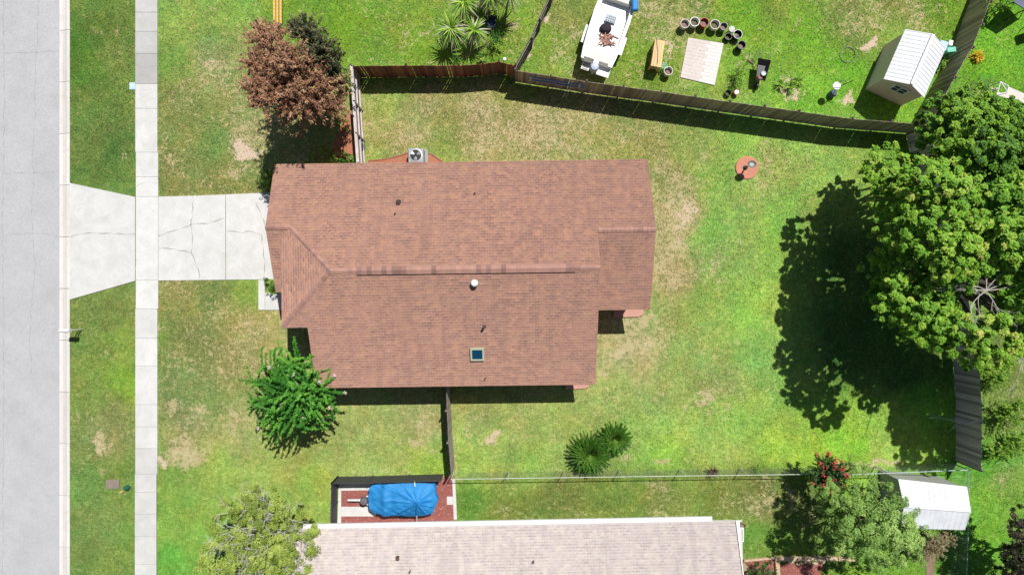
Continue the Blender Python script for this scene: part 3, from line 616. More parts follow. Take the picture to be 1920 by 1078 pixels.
# beds and edgings around the house
mb = MB()
mb.prism([(p.x, p.y) for p in (U(-11.95, -0.15, 0), U(-10.2, -0.15, 0), U(-10.2, -4.9, 0), U(-11.2, -4.9, 0), U(-12.0, -3.0, 0))], -.05, 0.022)
mb.build('front_mulch_bed', mulch_red, kind='structure')
mb = MB(); mb.prism(poly_px([(628, 296), (672, 296), (676, 230), (660, 200), (640, 235), (625, 270)]), -.05, 0.020); mb.build('orange_mulch_bed', mulch_or, kind='structure')
mb = MB(); pts = [(690, 302), (720, 299), (738, 295), (752, 291), (770, 286), (800, 286), (812, 291), (822, 298), (830, 303), (830, 325), (690, 325)]
mb.prism(poly_px(pts), -.05, 0.022); q = [W(x, y, .03) for x, y in pts[:9]]
for a, b in zip(q, q[1:]): mb.bar(a, b, 0.07, 0.05, 1)
mb.build('unit_mulch_bed', [mulch_or, M('brick_edging', (0.36, 0.15, 0.10), (0.28, 0.12, 0.08))], kind='structure')
for nm, pts, lb in (('brick_step', [(1150, 560), (1206, 560), (1206, 590), (1196, 594), (1150, 595)], 'short pink brick step under the rear wing eave'), ('brick_step', [(1060, 700), (1105, 700), (1104, 725), (1096, 728), (1060, 730)], 'thin curved pink brick step at the southeast roof corner')):
    mb = MB(); mb.prism(poly_px(pts), 0, 0.10); mb.build(nm, M('pink_brick_step', (0.60, 0.33, 0.26), (0.50, 0.27, 0.21), sc=5), label=lb, category='step', bevel=0.01)
# air conditioner
c = W(784, 297, 0); ac = thing('air_conditioner', c, 'square grey air conditioning unit with round black fan on the north house wall', 'air conditioner')
mb = MB(); mb.box(c + Vector((0, -.02, .1)), .86, .80, .74, TH); mb.build('cabinet', grey_metal, ac, bevel=.02)
mb = MB(); mb.box(c + Vector((.02, 0, 0)), 1.15, .98, .1, TH); mb.build('concrete_pad', concrete, ac)
mb = MB(); mb.lathe(c + Vector((0, -.02, .842)), [(.36, 0), (.38, .02), (.33, .03)], 28); mb.build('fan_ring', galv, ac)
mb = MB(); mb.lathe(c + Vector((0, -.02, .875)), [(.32, -.028), (.32, 0), (.08, .003), (.08, .05)], 28); mb.build('fan_grille', black_pl, ac)
mb = MB()
for k in range(3):
    a = k * 2 * PI / 3 + .5; d = Vector((math.cos(a), math.sin(a), 0)); s = Vector((-d.y, d.x, 0)); o = c + Vector((0, -.02, .90))
    mb.face([o + d * .08 - s * .04, o + d * .29 - s * .10, o + d * .29 + s * .10 + Vector((0, 0, .02)), o + d * .08 + s * .04])
mb.build('fan_blade', grey_metal, ac)

# ------------------------------------------------------------------ neighbour's house at the foot of the picture
h2 = thing('neighbour_house', W(1000, 1180, 0), 'pale pink-grey shingle roofed house along the bottom edge of the yard', 'house')
e2 = 2.75; K2 = 0.33
A = W(556, 991.6, e2); B = W(1379, 976, e2); d2 = (B - A).normalized(); s2 = Vector((d2.y, -d2.x, 0)); L2 = (B - A).length
def N2(t, s, z): p = A + d2 * t + s2 * s; return Vector((p.x, p.y, z))
run = 5.6
mb = MB()
uvf = lambda pts: [(t, -s * math.hypot(1, K2)) for t, s in pts]
def pl2(pts, zf, fas):
    P = [N2(t, s, zf(s)) for t, s in pts]; mb.face(P[::-1], 0, uv=uvf(pts)[::-1]); mb.face([p - Vector((0, 0, .14)) for p in P], 1)
    for i in fas: a, b = P[i], P[(i + 1) % len(P)]; D = Vector((0, 0, .14)); mb.face([a, a - D, b - D, b], 1)
pl2([(0, 0), (L2, 0), (L2, run), (0, run)], lambda s: e2 + K2 * s, (0, 1, 3)); pl2([(0, run), (L2, run), (L2, 2 * run), (0, 2 * run)], lambda s: e2 + K2 * (2 * run - s), (1, 2, 3))
r2 = mb.build('roof', [roofB, white_paint], h2)
mb = MB(); mb.bar(N2(0.35, -.125, e2 - .05), N2(L2 - 1.25, -.125, e2 - .05), .24, .11); mb.build('gutter', white_metal, r2)
mb = MB(); mb.bar(N2(L2 + .025, 0, e2 + .03), N2(L2 + .025, run, e2 + run * K2 + .03), .05, .10); mb.bar(N2(L2 + .2, .1, e2 - .3), N2(L2 + .2, run, e2 - .3), .3, .05); mb.build('rake_trim', white_paint, r2)
def vent2(px, py, r, h, sq):
    z = e2
    for _ in range(5): p = W(px, py, z); s = (p - A).dot(s2); z = e2 + K2 * s
    m = MB()
    if sq: m.box(p - Vector((0, 0, .05)), r * 2, r * 2.4, h)
    else: m.lathe(p - Vector((0, 0, .05)), [(r, 0), (r, h)], 12)
    m.build('vent_pipe' if not sq else 'box_vent', M('rusty_vent', (0.16, 0.09, 0.07), (0.09, 0.06, 0.05)), r2)
vent2(746, 1045, .08, .2, True); vent2(769, 1070, .04, .25, False); vent2(1000, 1051, .04, .25, False)
mb = MB()
def w2(t0, s0, t1, s1, gab=False):
    z = lambda s: (e2 + K2 * min(s, 2 * run - s)) - .16
    P = [N2(t0, s0, 0), N2(t0, s0, z(s0))] + ([N2(t0, run, z(run))] if gab else []) + [N2(t1, s1, z(s1)), N2(t1, s1, 0)]; mb.face(P)
w2(.45, .92, L2 - .9, .92); w2(L2 - .9, .92, L2 - .9, 2 * run - .45, True); w2(L2 - .9, 2 * run - .45, .45, 2 * run - .45); w2(.45, 2 * run - .45, .45, .92, True)
mb.build('wall', white_paint, h2)
for t in (8.5, 15.0, 20.0):
    mb = MB(); P = [N2(t, .90, 1.3), N2(t + 1.3, .90, 1.3), N2(t + 1.3, .90, 2.1), N2(t, .90, 2.1)]
    for a, b in zip(P, P[1:] + P[:1]): mb.bar(a, b, .08, .08)
    f = mb.build('window', white_paint, h2); g = MB(); g.face([p - s2 * .0 for p in P]); g.build('pane', dark_glass, f)
mb = MB(); mb.prism(poly_px([(1340, 976), (1391, 974), (1394, 1140), (1340, 1140)]), -.05, .04, 0, .5); mb.build('side_walk', concrete, kind='structure')
# white window-like frame and round fixtures by the east gable
cc = W(1388, 1001, 1.2); mb = MB()
for dx, dy, sx, sy in ((0, .36, .34, .07), (0, -.36, .34, .07), (-.135, 0, .07, .65), (.135, 0, .07, .65)): mb.box(cc + Vector((dx, dy, 0)), sx, sy, .08)
o = mb.build('wall_fixture', white_paint, h2)

# ------------------------------------------------------------------ fences
def fence(name, label, pts, h, mats, side, span=2.4, pw=0.14, gap=0.012, skip=0.0, jag=0.02, rails_mat=None, post_h=0.05, seed=0, top_rail=False, lean=0.0, rails=(0.25, 0.95, 1.62), rw=.04):
    """pts: base points (world x, y); side: +1 puts the rails left of the running direction"""
    P = [Vector((p[0], p[1], 0)) for p in pts]; t = thing(name, P[0], label, 'fence'); r = random.Random(seed)
    pm = mats; rm = rails_mat or mats
    for a, b in zip(P, P[1:]):
        L = (b - a).length; d = (b - a) / L; s = Vector((-d.y, d.x, 0)) * side; n = max(1, round(L / span))
        for i in range(n):
            p0 = a + d * (L * i / n); p1 = a + d * (L * (i + 1) / n); sl = (p1 - p0).length; m = max(1, round(sl / (pw + gap))); mb = MB()
            for j in range(m):
                if r.random() < skip: continue
                x0 = sl * j / m; x1 = sl * (j + 1) / m - (gap * r.uniform(.8, 1.8) if r.random() < .12 else .0012); hh = h + r.uniform(-jag, jag); tn_ = r.uniform(.2, .85); c = 0.03; z0 = r.uniform(0.05, 0.09) if seed == 2 else r.uniform(0.0, 0.03)
                off = s * (-r.uniform(0.0, 0.008)) - s * 0.03
                prof = [(x0, z0), (x1, z0), (x1, hh - c), (x1 - c, hh), (x0 + c, hh), (x0, hh - c)]
                F0 = [p0 + d * x + Vector((0, 0, z)) + off + s * (lean * z) for x, z in prof]; F1 = [q - s * .019 for q in F0]
                mb.mesh(F0 + F1, [(0, 1, 2, 3, 4, 5), (11, 10, 9, 8, 7, 6)] + [(k, k + 6, (k + 1) % 6 + 6, (k + 1) % 6) for k in range(6)], 0, tn_)
            mb.build('panel', pm, t)
            m2 = MB(); m2.box(p0 + s * .03, .09, .09, h + post_h, math.atan2(d.y, d.x)); m2.build('post', rm, t)
        m2 = MB()
        for z in rails: m2 = MB(); m2.bar(a + s * .0 + Vector((0, 0, z * h / 1.83)) + s * (lean * z), b + Vector((0, 0, z * h / 1.83)) + s * (lean * z), rw, .09, 0, .6); m2.build('rail', rm, t)
        if top_rail: m2 = MB(); m2.bar(a + Vector((0, 0, h + .03)), b + Vector((0, 0, h + .03)), .14, .04, 0, .7); m2.build('cap_rail', rm, t)
    m2 = MB(); m2.box(P[-1] + s * .03, .09, .09, h + post_h, math.atan2(d.y, d.x)); m2.build('post', rm, t)
    return t
FH = 1.83
def top(px, py, h=FH): p = W(px, py, h); return (p.x, p.y)
fence('board_fence', 'red-brown board fence with uneven top between the browned tree and palms', [top(657, 122), top(760, 121), top(860, 121), top(905, 118), top(935, 114), top(966, 121)], 1.75, fwood_red, 1, gap=.022, jag=.035, seed=1)
fence('long_board_fence', 'long dark stained board fence running past the boat, pots and shed', [top(966, 131), top(1100, 152), top(1240, 171), top(1370, 190), top(1500, 208), top(1600, 222), top(1745, 233)], FH, fwood_dark, 1, seed=2, gap=.010)
fence('neighbour_fence', 'weathered grey fence slanting up between the palms and the white boat', [top(966, 127, 1.5), top(997, 70, 1.5), top(1012, 35, 1.5), top(1034, -12, 1.5), top(1075, -90, 1.5)], 1.5, fwood_grey, -1, seed=3)
fence('back_fence', 'tall grey-brown fence between the white roofed shed and the orange bromeliad', [top(1745, 233), top(1791, 145), top(1824, 89), top(1841, 46), top(1857, 2), top(1895, -95)], FH + .05, fwood_dark, -1, seed=4, gap=.008)
fence('side_fence', 'dark fence emerging from beneath the oak beside the metal shed', [top(1742, 238), top(1758, 300), top(1800, 480), top(1832, 640), top(1841, 760), top(1841, 883)], FH, wood('shaded_fence_wood', (0.62, 0.55, 0.52), (0.42, 0.37, 0.36), tone=.8), 1, seed=5, gap=.006, lean=.02)
fence('picket_gate_fence', 'silvery weathered fence with exposed rails beside the browned tree', [top(659, 124, 1.75), top(663, 190, 1.75), top(667, 250, 1.75), top(671, 306, 1.75)], 1.75, fwood_grey, 1, seed=6, gap=.03, rails_mat=rail_wood, top_rail=True, rw=.09)
fence('yard_fence', 'weathered grey fence from the house wall down to the tarped boat', [top(835, 700), top(837, 770), top(840, 830), top(845, 893)], FH, wood('silver_fence_wood', (0.40, 0.33, 0.30), (0.26, 0.21, 0.19)), -1, seed=7, gap=.012)

# low dark fence around the tarped boat
hb = 1.2; t = thing('dark_screen_fence', W(632, 893, 0), 'low charcoal screen fence on two sides of the tarped boat', 'fence')
dk = M('charcoal_screen', (0.065, 0.065, 0.072), (0.05, 0.05, 0.055), rough=0.7, sc=4)
for a, b in (((634, 893), (700, 892)), ((700, 892), (768, 890)), ((768, 890), (832, 888)), ((634, 893), (633, 940)), ((633, 940), (632, 984))):
    a = W(*a); b = W(*b); mb = MB(); mb.bar(a + Vector((0, 0, hb / 2 + .03)), b + Vector((0, 0, hb / 2 + .03)), .03, hb - .06); mb.build('panel', dk, t)
    mb = MB(); mb.box(a, .08, .08, hb + .06); mb.build('post', dk, t); mb = MB(); mb.bar(a + Vector((0, 0, hb)), b + Vector((0, 0, hb)), .06, .05); mb.build('rail', dark_metal, t)
mb = MB()   # bed and concrete border
for p in ([(636, 904), (640, 904), (640, 986), (633, 986)], [(640.3, 914), (700, 913), (700, 918), (640.3, 919)], [(640.3, 949), (705, 949), (705, 967), (640.3, 967)], [(848, 898), (853.5, 897), (857, 972), (851, 973)], [(838, 930), (849, 930), (849.5, 945), (838, 945)], [(607, 984), (850.6, 976), (850.6, 985), (607, 994)],
          [(640, 896), (716, 895), (716, 912.6), (640, 913.6)]):
    mb.prism(poly_px(p), -.05, .05, 0, .55)
mb.build('boat_pad', concrete, kind='structure')
mb = MB(); mb.prism(poly_px([(639, 905), (716, 900), (716, 895), (850, 893), (851, 978), (640, 984)]), -.06, .028); mb.build('red_mulch_bed', mulch_red, kind='structure')

# chain link fences
def chain(name, label, pts, h, posts=True, mesh_col=galv, cell=0.09):
    P = [W(x, y, 0) for x, y in pts]; t = thing(name, P[0], label, 'fence')
    m, nt, p = base('wire_' + name); p.inputs['Base Color'].default_value = (0.30, 0.36, 0.32, 1); p.inputs['Metallic'].default_value = .4; p.inputs['Roughness'].default_value = .5
    for a, b in zip(P, P[1:]):
        L = (b - a).length; d = (b - a) / L; n = int((L + h) / cell); mb = MB()
        for sgn in (1, -1):
            for i in range(n):
                x0 = i * cell - (h if sgn > 0 else 0); x1 = x0 + h; za, zb = (0, h) if sgn > 0 else (h, 0)
                lo = max(0, x0); hi = min(L, x1)
                if hi <= lo: continue
                q0 = a + d * lo + Vector((0, 0, za + (zb - za) * (lo - x0) / h)); q1 = a + d * hi + Vector((0, 0, za + (zb - za) * (hi - x0) / h)); mb.tube([q0, q1], .0018, 3, cap=False)
        mb.build('wire_mesh', m, t)
        mb = MB(); mb.tube([a + Vector((0, 0, h)), b + Vector((0, 0, h))], .021, 8); mb.build('top_rail', mesh_col, t)
        k = max(1, round(L / 3.15))
        for i in range(k + 1):
            if i == k and b is not P[-1]: continue
            mb = MB(); mb.tube([a + d * (L * i / k), a + d * (L * i / k) + Vector((0, 0, h + .05))], .03, 8); mb.build('post', mesh_col, t)
    return t
chain('chain_link_fence', 'long low chain-link fence along the lawn strip below the sago palms', [(850, 886), (1160, 881.5), (1500, 877)], 1.15, mesh_col=M('pale_pipe', (0.60, 0.64, 0.56), (0.50, 0.54, 0.46), rough=.4))
chain('metal_fence', 'chain-link fence wrapping the corner of the white metal shed', [(1500, 877), (1560, 877), (1640, 874), (1785, 868)], 1.25, mesh_col=M('blue_pipe', (0.52, 0.60, 0.66), (0.42, 0.50, 0.55), rough=.4))
chain('green_wire_fence', 'green-tinted wire fence running down right of the white metal shed', [(1785, 868), (1784, 985), (1779, 1110)], 1.25, mesh_col=M('green_pipe', (0.35, 0.50, 0.46), (0.28, 0.42, 0.38), rough=.4))
t = thing('wire_gate', W(1742, 1010, 0), 'small dark framed wire gate below the white metal shed', 'gate')
mb = MB(); q = [W(1742, 1010, 1.1), W(1779, 1022, 1.1)]
for a in q: mb.tube([(a.x, a.y, 0), (a.x, a.y, 1.15)], .03, 6)
mb.tube(q, .025, 6); mb.tube([p - Vector((0, 0, .95)) for p in q], .02, 6); mb.build('frame', dark_metal, t)
mb = MB()
for i in range(1, 12): p = q[0].lerp(q[1], i / 12); mb.tube([(p.x, p.y, .15), (p.x, p.y, 1.1)], .004, 3)
mb.build('wire_mesh', dark_metal, t)

# ------------------------------------------------------------------ sheds
def shed(name, label, eaves, ridge, ez, rz_, wallm, roofm, ribs, over=0.06, rib_mat=None):
    """eaves: NW, SW, SE, NE picture corners; ridge: north/west end, south/east end"""
    E = [W(x, y, ez) for x, y in eaves]; R0 = W(*ridge[0], rz_); R1 = W(*ridge[1], rz_); cen = sum(E, Vector()) / 4
    t = thing(name, (cen.x, cen.y, 0), label, 'shed'); mb = MB()
    NW, SW, SE, NE = E; R0 = (NW + NE) / 2; R0.z = rz_; R1 = (SW + SE) / 2; R1.z = rz_
    for (a, b, r0, r1) in ((NW, SW, R0, R1), (NE, SE, R0, R1)):
        D = Vector((0, 0, .06)); fl = (b - a).cross(r0 - a).z > 0; q = [a, b, r1, r0]; q = q if fl else q[::-1]
        mb.face(q, 0); mb.face([p - D for p in q][::-1], 0)
        for i in range(4): mb.face([q[i], q[i] - D, q[(i + 1) % 4] - D, q[(i + 1) % 4]], 0)
    ro = mb.build('roof', roofm, t)
    mb = MB()
    for (a, b, r0, r1) in ((NW, SW, R0, R1), (NE, SE, R0, R1)):
        up = (b - a).cross(r0 - a).normalized(); up = up if up.z > 0 else -up
        for i in range(ribs + 1):
            f = i / ribs; p = a.lerp(b, f) + up * .008; q = r0.lerp(r1, f) + up * .008; mb.bar(p, q, .05, .005, 0)
    mb.build('roof_rib', rib_mat or roofm, ro)
    mb = MB(); mb.bar(R0 + Vector((0, 0, .02)), R1 + Vector((0, 0, .02)), .16, .05); mb.build('ridge_trim', roofm, ro)
    mb = MB(); ins = lambda p: Vector((cen.x + (p.x - cen.x) * (1 - over), cen.y + (p.y - cen.y) * (1 - over), p.z - .07))
    a, b, c, d, r0, r1 = [ins(p) for p in (NW, SW, SE, NE, R0, R1)]; g = lambda p: Vector((p.x, p.y, 0))
    mb.face([g(a), g(b), b, a]); mb.face([g(c), g(d), d, c]); mb.face([g(b), g(c), c, r1, b]); mb.face([g(d), g(a), a, r0, d])
    mb.build('wall', wallm, t)
    return t, (a, b, c, d, r0, r1)
rib = M('rib_shadowed_metal', (0.70, 0.72, 0.75), (0.62, 0.64, 0.67), rough=.4)
sA, (a, b, c, d, r0, r1) = shed('garden_shed', 'beige garden shed with ribbed white metal gable roof and small window', [(1697, 56), (1657, 148), (1733, 183), (1773, 92)], [(1747, 66), (1707, 160)], 1.85, 2.45, M('beige_board', (0.74, 0.64, 0.57), (0.68, 0.58, 0.52), sc=2, stretch=(1, 1, 10)), white_metal, 13, rib_mat=white_metal)
dd = (c - b); dd.z = 0; dd.normalize(); oo = Vector((dd.y, -dd.x, 0)); m0 = (b + c) / 2; m0.z = 0
def q(s, z, h): return m0 + dd * s + oo * h + Vector((0, 0, z))
mb = MB(); P = [(-.42, 1.15), (.42, 1.15), (.42, 1.75), (-.42, 1.75)]
for (s0, z0), (s1, z1) in zip(P, P[1:] + P[:1]): mb.bar(q(s0, z0, .03), q(s1, z1, .03), .07, .07)
mb.bar(q(0, 1.15, .035), q(0, 1.75, .035), .04, .04); mb.bar(q(-.42, 1.45, .035), q(.42, 1.45, .035), .03, .03)
wf = mb.build('window', white_paint, sA); g = MB(); g.face([q(s, z, .02) for s, z in P]); g.build('pane', dark_glass, wf)
sB, cb = shed('metal_shed', 'weathered white metal storage shed beside the grey-green tree', [(1685, 898), (1812, 912), (1808, 993), (1690, 990)], [(1680, 944), (1821, 957)], 1.9, 2.25, siding_grey, M('dirty_white_metal', (0.82, 0.84, 0.88), (0.66, 0.68, 0.72), rough=.45, sc=1.6), 12)

# ------------------------------------------------------------------ vegetation
def leaf_quads(C, Nrm, size, aspect=0.5, r=RNG, droop=0.0):
    n = len(C); size = np.broadcast_to(size, (n,))
    t = r.normal(size=(n, 3)); t -= (t * Nrm).sum(1, keepdims=True) * Nrm; t /= np.linalg.norm(t, axis=1, keepdims=True) + 1e-9
    b = np.cross(Nrm, t); s = size[:, None]
    P = np.stack([C - t * s, C - b * s * aspect, C + t * s + Nrm * (-droop * s), C + b * s * aspect], 1).reshape(-1, 3)
    return P, np.arange(4 * n).reshape(n, 4)
def crown_pts(blobs, per, r, sub=1.0, squash=0.8, up=0.35, spread=0.33):
    """blobs (x,y,z,rad): leaves gathered in clumps over each lobe"""
    C = []; Nn = []; T = []
    for (x, y, z, R) in blobs:
        bt = r.normal(0, .13)
        ns = max(6, int(26 * R * R * sub)); d = r.normal(size=(ns, 3)); d[:, 2] = np.abs(d[:, 2]) * 1.0 - 0.35; d /= np.linalg.norm(d, axis=1, keepdims=True)
        rad = R * (0.50 + 0.62 * r.random(ns) ** 0.7); cc = np.array([x, y, z]) + d * rad[:, None] * np.array([1, 1, squash])
        cr = spread * (0.35 + 0.25 * R) * r.uniform(0.6, 1.3, ns); ct = r.normal(0.5 + bt, 0.13, ns)
        for k in range(ns):
            m = int(per * r.uniform(.7, 1.3)); o = r.normal(size=(m, 3)); o /= np.linalg.norm(o, axis=1, keepdims=True); o[:, 2] = np.abs(o[:, 2]) * .8 - .2
            C.append(cc[k] + o * (cr[k] * r.random(m) ** .4)[:, None]); nn = o * .5 + d[k] * .4 + r.normal(size=(m, 3)) * .35; nn[:, 2] += up; Nn.append(nn / np.linalg.norm(nn, axis=1, keepdims=True))
            T.append(np.clip(ct[k] + r.normal(0, .13, m), 0, 1))
    return np.concatenate(C), np.concatenate(Nn), np.concatenate(T)
def limb(mb, a, b, ra, rb, r, n=7, bend=.12):
    a = Vector(a); b = Vector(b); L = (b - a).length; P = []
    k = 5
    for i in range(k + 1):
        f = i / k; w_ = math.sin(f * PI) * bend * L; P.append(a.lerp(b, f) + Vector((r.uniform(-1, 1) * w_ * .5, r.uniform(-1, 1) * w_ * .5, w_ * .4)))
    mb.tube(P, [ra + (rb - ra) * i / k for i in range(k + 1)], n); return P
def twigs(mb, p, d, L, rad, depth, r, spread=.6):
    p = Vector(p); d = Vector(d).normalized(); P = [p]
    for i in range(3): d = (d + Vector((r.uniform(-1, 1), r.uniform(-1, 1), r.uniform(-1, 1))) * .22).normalized(); p = p + d * (L / 3); P.append(p)
    mb.tube(P, [rad, rad * .85, rad * .7, rad * .45], 4, cap=False)
    if depth > 0:
        for i in range(r.choice((2, 3, 3))):
            q = P[r.choice((1, 2, 3))]; nd = (d + Vector((r.uniform(-1, 1), r.uniform(-1, 1), r.uniform(-.6, .8))) * spread).normalized(); twigs(mb, q, nd, L * r.uniform(.5, .75), rad * .6, depth - 1, r, spread)
def tree(name, label, basept, blobs, mat, per=22, size=.09, trunk_r=.18, wood_m=bark, sub=1.0, seed=1, cat='tree', aspect=.5, extra=None, squash=.8, up=.35, crown_name='crown', group=None, spread=.33, tint=0):
    r = np.random.default_rng(seed); rr_ = random.Random(seed)
    b = Vector(basept); t = thing(name, b, label, cat, group)
    C, Nn, T = crown_pts(blobs, per, r, sub, squash, up, spread); T = np.clip(T + tint, 0, 1)
    P, F = leaf_quads(C, Nn, size * r.uniform(.7, 1.35, len(C)), aspect, r, .3)
    npmesh(crown_name, P, F, mat, t, tone=T)
    mb = MB(); cz = min(x[2] for x in blobs); cen = Vector((sum(x[0] for x in blobs) / len(blobs), sum(x[1] for x in blobs) / len(blobs), cz * .55))
    fork = b.lerp(cen, .55); fork.z = max(.3, cz * .45); limb(mb, b - Vector((0, 0, .1)), fork, trunk_r * 1.15, trunk_r * .8, rr_, 10, .04)
    for (x, y, z, R) in blobs: limb(mb, fork, (x, y, z - R * .1), trunk_r * .5, trunk_r * .12, rr_, 6)
    mb.build('trunk', wood_m, t, smooth=True)
    return t, fork
def B(px, py, z, r): p = W(px, py, z); return (p.x, p.y, z, r)

make_litter()
# big oak at right
oak_leaf = leaf_mat('oak_leaves', (0.04, 0.13, 0.015), (0.15, 0.36, 0.025), (0.33, 0.55, 0.05), (0.48, 0.50, 0.11), trans=.2)
ob = [B(1668, 318, 5.2, 1.2), (B(1652, 375, 5.0, .8)), B(1745, 345, 7.2, 1.35), B(1790, 375, 7.8, 1.2), B(1690, 440, 6.0, 1.25), B(1745, 440, 7.2, 1.5), B(1700, 500, 6.2, 1.1), B(1692, 560, 6.4, 1.2), B(1740, 580, 6.6, 1.3), B(1655, 500, 4.6, .9),
      B(1800, 480, 8.0, 1.3), B(1775, 520, 7.2, 1.1), B(1745, 608, 7.4, 1.0), B(1800, 625, 8.0, 1.0), B(1852, 640, 8.4, 1.2), B(1890, 595, 6.4, .8), B(2090, 730, 8.2, 1.7), B(2060, 680, 8, 1.7), B(2120, 640, 8.5, 2.0), B(2020, 700, 6.5, 1.2), B(1905, 560, 6.8, .9), B(1925, 620, 6.4, 1.2), B(1880, 440, 8.2, 1.5), B(1920, 400, 8.3, 1.6), B(1840, 400, 7.8, 1.1), B(1930, 480, 8.2, 1.5),
      B(1960, 540, 8, 1.8), B(1980, 440, 8.6, 2.0), B(1650, 555, 4.0, .8), B(1830, 465, 7.0, .9), B(2020, 520, 8, 2.0), B(1980, 620, 6.5, 1.8), B(1700, 610, 3.9, .8), B(1832, 665, 5.6, .8), B(1712, 380, 6.6, .9)]
oak, _ = tree('oak_tree', 'largest tree, a spreading bright green oak overhanging the side fence', W(1830, 500), ob, oak_leaf, per=56, size=.085, trunk_r=.38, sub=2.2, seed=21, spread=.27, up=1.0, tint=.10)
rr_ = random.Random(4)
for grp in (((1850, 545, 8.0, -1, .2), (1850, 545, 8.0, 1, .1), (1850, 545, 8.0, .4, .8), (1850, 545, 8.0, -.9, -.5), (1850, 545, 8.0, .5, -.9), (1850, 545, 8.0, -.7, .5), (1850, 545, 8.0, -.2, .9), (1850, 545, 8.0, .9, .5)),
            ((1905, 630, 7.5, .8, .3), (1905, 630, 7.5, .3, -.9), (1905, 630, 7.5, .9, -.3), (1905, 630, 7.5, 0, .9))):
    mb = MB(); c0 = W(*grp[0][:3])
    for (px, py, z, dx, dy) in grp: st_ = c0 + Vector((dx, dy, 0)) * rr_.uniform(.05, .2); mb.tube([c0 - Vector((0, 0, .1)), st_], .03, 5); twigs(mb, st_, (dx, dy, .15), rr_.uniform(.9, 1.25), .024, 3, rr_)
    mb.build('dead_branch', pale_bark, oak)
nb = [B(1780, 215, 6.2, 1.1), B(1815, 205, 6.6, 1.1), B(1765, 255, 6.0, 1.1), B(1820, 250, 7.0, 1.5), B(1868, 235, 7.0, 1.2), B(1925, 238, 6.2, 1.2), B(1855, 285, 7.4, 1.3), B(1905, 285, 7.2, 1.5), B(1800, 300, 6.6, 1.2), B(1960, 260, 7, 1.8), B(1850, 330, 6.6, 1.3), B(1900, 345, 7, 1.3), B(1750, 225, 5.0, .8), B(1960, 340, 7, 1.6)]
tree('dense_tree', 'darker dense green tree behind the oak beside the pink canopy', W(1845, 285), nb, leaf_mat('dense_leaves', (0.05, 0.14, 0.02), (0.14, 0.32, 0.025), (0.28, 0.48, 0.045), trans=.2), per=56, size=.085, trunk_r=.3, sub=1.9, seed=22, spread=.27, up=.8)

# crape myrtle and others built of sprays
def sprays(center, n, L, r, leaf, rise=(.1, 1.2), per=46, width=.10, droop=.5, seg=1.0, start=.1):
    """arching leafy shoots from a centre"""
    C = []; Nn = []; T = []; tips = []
    for i in range(n):
        a = r.uniform(0, 2 * PI); el = r.uniform(*rise); l = L * r.uniform(.65, 1.1); d = np.array([math.cos(a) * math.cos(el), math.sin(a) * math.cos(el), math.sin(el)])
        f = np.linspace(start, 1, per); p = np.array(center)[None] + d[None] * (f * l)[:, None]; p[:, 2] -= droop * l * .35 * f ** 2.2
        wv = r.normal(size=3) * .12 * l; p += np.sin(f * PI)[:, None] * wv[None] * np.array([1, 1, .4])
        sd_ = r.normal(size=(per, 3)); sd_ /= np.linalg.norm(sd_, axis=1, keepdims=True); p += sd_ * (width * (1.1 - .5 * f))[:, None] * r.random(per)[:, None]
        nn = sd_ * .6 + np.array([0, 0, .75]); C.append(p); Nn.append(nn / np.linalg.norm(nn, axis=1, keepdims=True)); T.append(np.clip(r.normal(.5, .17) + .25 * (f - .5) + r.normal(0, .1, per), 0, 1)); tips.append(p[-1])
    return np.concatenate(C), np.concatenate(Nn), np.concatenate(T), tips
def spray_tree(name, label, basept, cents, mat, cat='tree', n=40, L=1.2, size=.06, per=46, seed=1, trunk_r=.08, wood_m=bark, rise=(.0, 1.3), droop=.5, width=.10, flower=None, nfl=0, aspect=.42, crown_name='crown', group=None, flr=.13):
    r = np.random.default_rng(seed); rr_ = random.Random(seed); t = thing(name, Vector(basept), label, cat, group); CC = []; NN = []; TT = []; tips = []
    for c in cents:
        C, N_, T, tp = sprays(c[:3], int(n * (c[3] ** 2)), L * c[3], r, None, rise, per, width, droop); CC.append(C); NN.append(N_); TT.append(T); tips += tp
    C = np.concatenate(CC); P, F = leaf_quads(C, np.concatenate(NN), size * r.uniform(.7, 1.3, len(C)), aspect, r, .3); npmesh(crown_name, P, F, mat, t, tone=np.concatenate(TT))
    mb = MB(); b = Vector(basept)
    for c in cents:
        for k in range(3): limb(mb, b + Vector((rr_.uniform(-.1, .1), rr_.uniform(-.1, .1), -.05)), Vector(c[:3]) + Vector((rr_.uniform(-.3, .3), rr_.uniform(-.3, .3), .1)), trunk_r, trunk_r * .3, rr_, 6, .06)
    mb.build('trunk', wood_m, t, smooth=True)
    if flower:
        hi = sorted(tips, key=lambda q: -q[2]); pick = [tips[i] for i in r.permutation(len(tips))[:nfl]]
        C = []; Nn = []
        for p in pick:
            m = 34; o = r.normal(size=(m, 3)); o /= np.linalg.norm(o, axis=1, keepdims=True); C.append(np.array(p)[None] + o * flr * r.random((m, 1)) ** .5 + np.array([0, 0, .05])); o[:, 2] += .6; Nn.append(o / np.linalg.norm(o, axis=1, keepdims=True))
        C = np.concatenate(C); P, F = leaf_quads(C, np.concatenate(Nn), .035, .8, r); npmesh('blossom', P, F, flower, t, tone=r.uniform(.2, .9, len(F)))
    return t
myrt = leaf_mat('myrtle_leaves', (0.012, 0.075, 0.01), (0.05, 0.225, 0.02), (0.17, 0.42, 0.045), trans=.15)
pinkf = leaf_mat('pink_petals', (0.50, 0.28, 0.32), (0.72, 0.50, 0.52), (0.8, 0.66, 0.66), trans=.1)
redf = leaf_mat('red_petals', (0.42, 0.02, 0.04), (0.62, 0.04, 0.07), (0.70, 0.10, 0.12), trans=.1)
Bc = lambda px, py, z, s: (*W(px, py, z)[:], s)
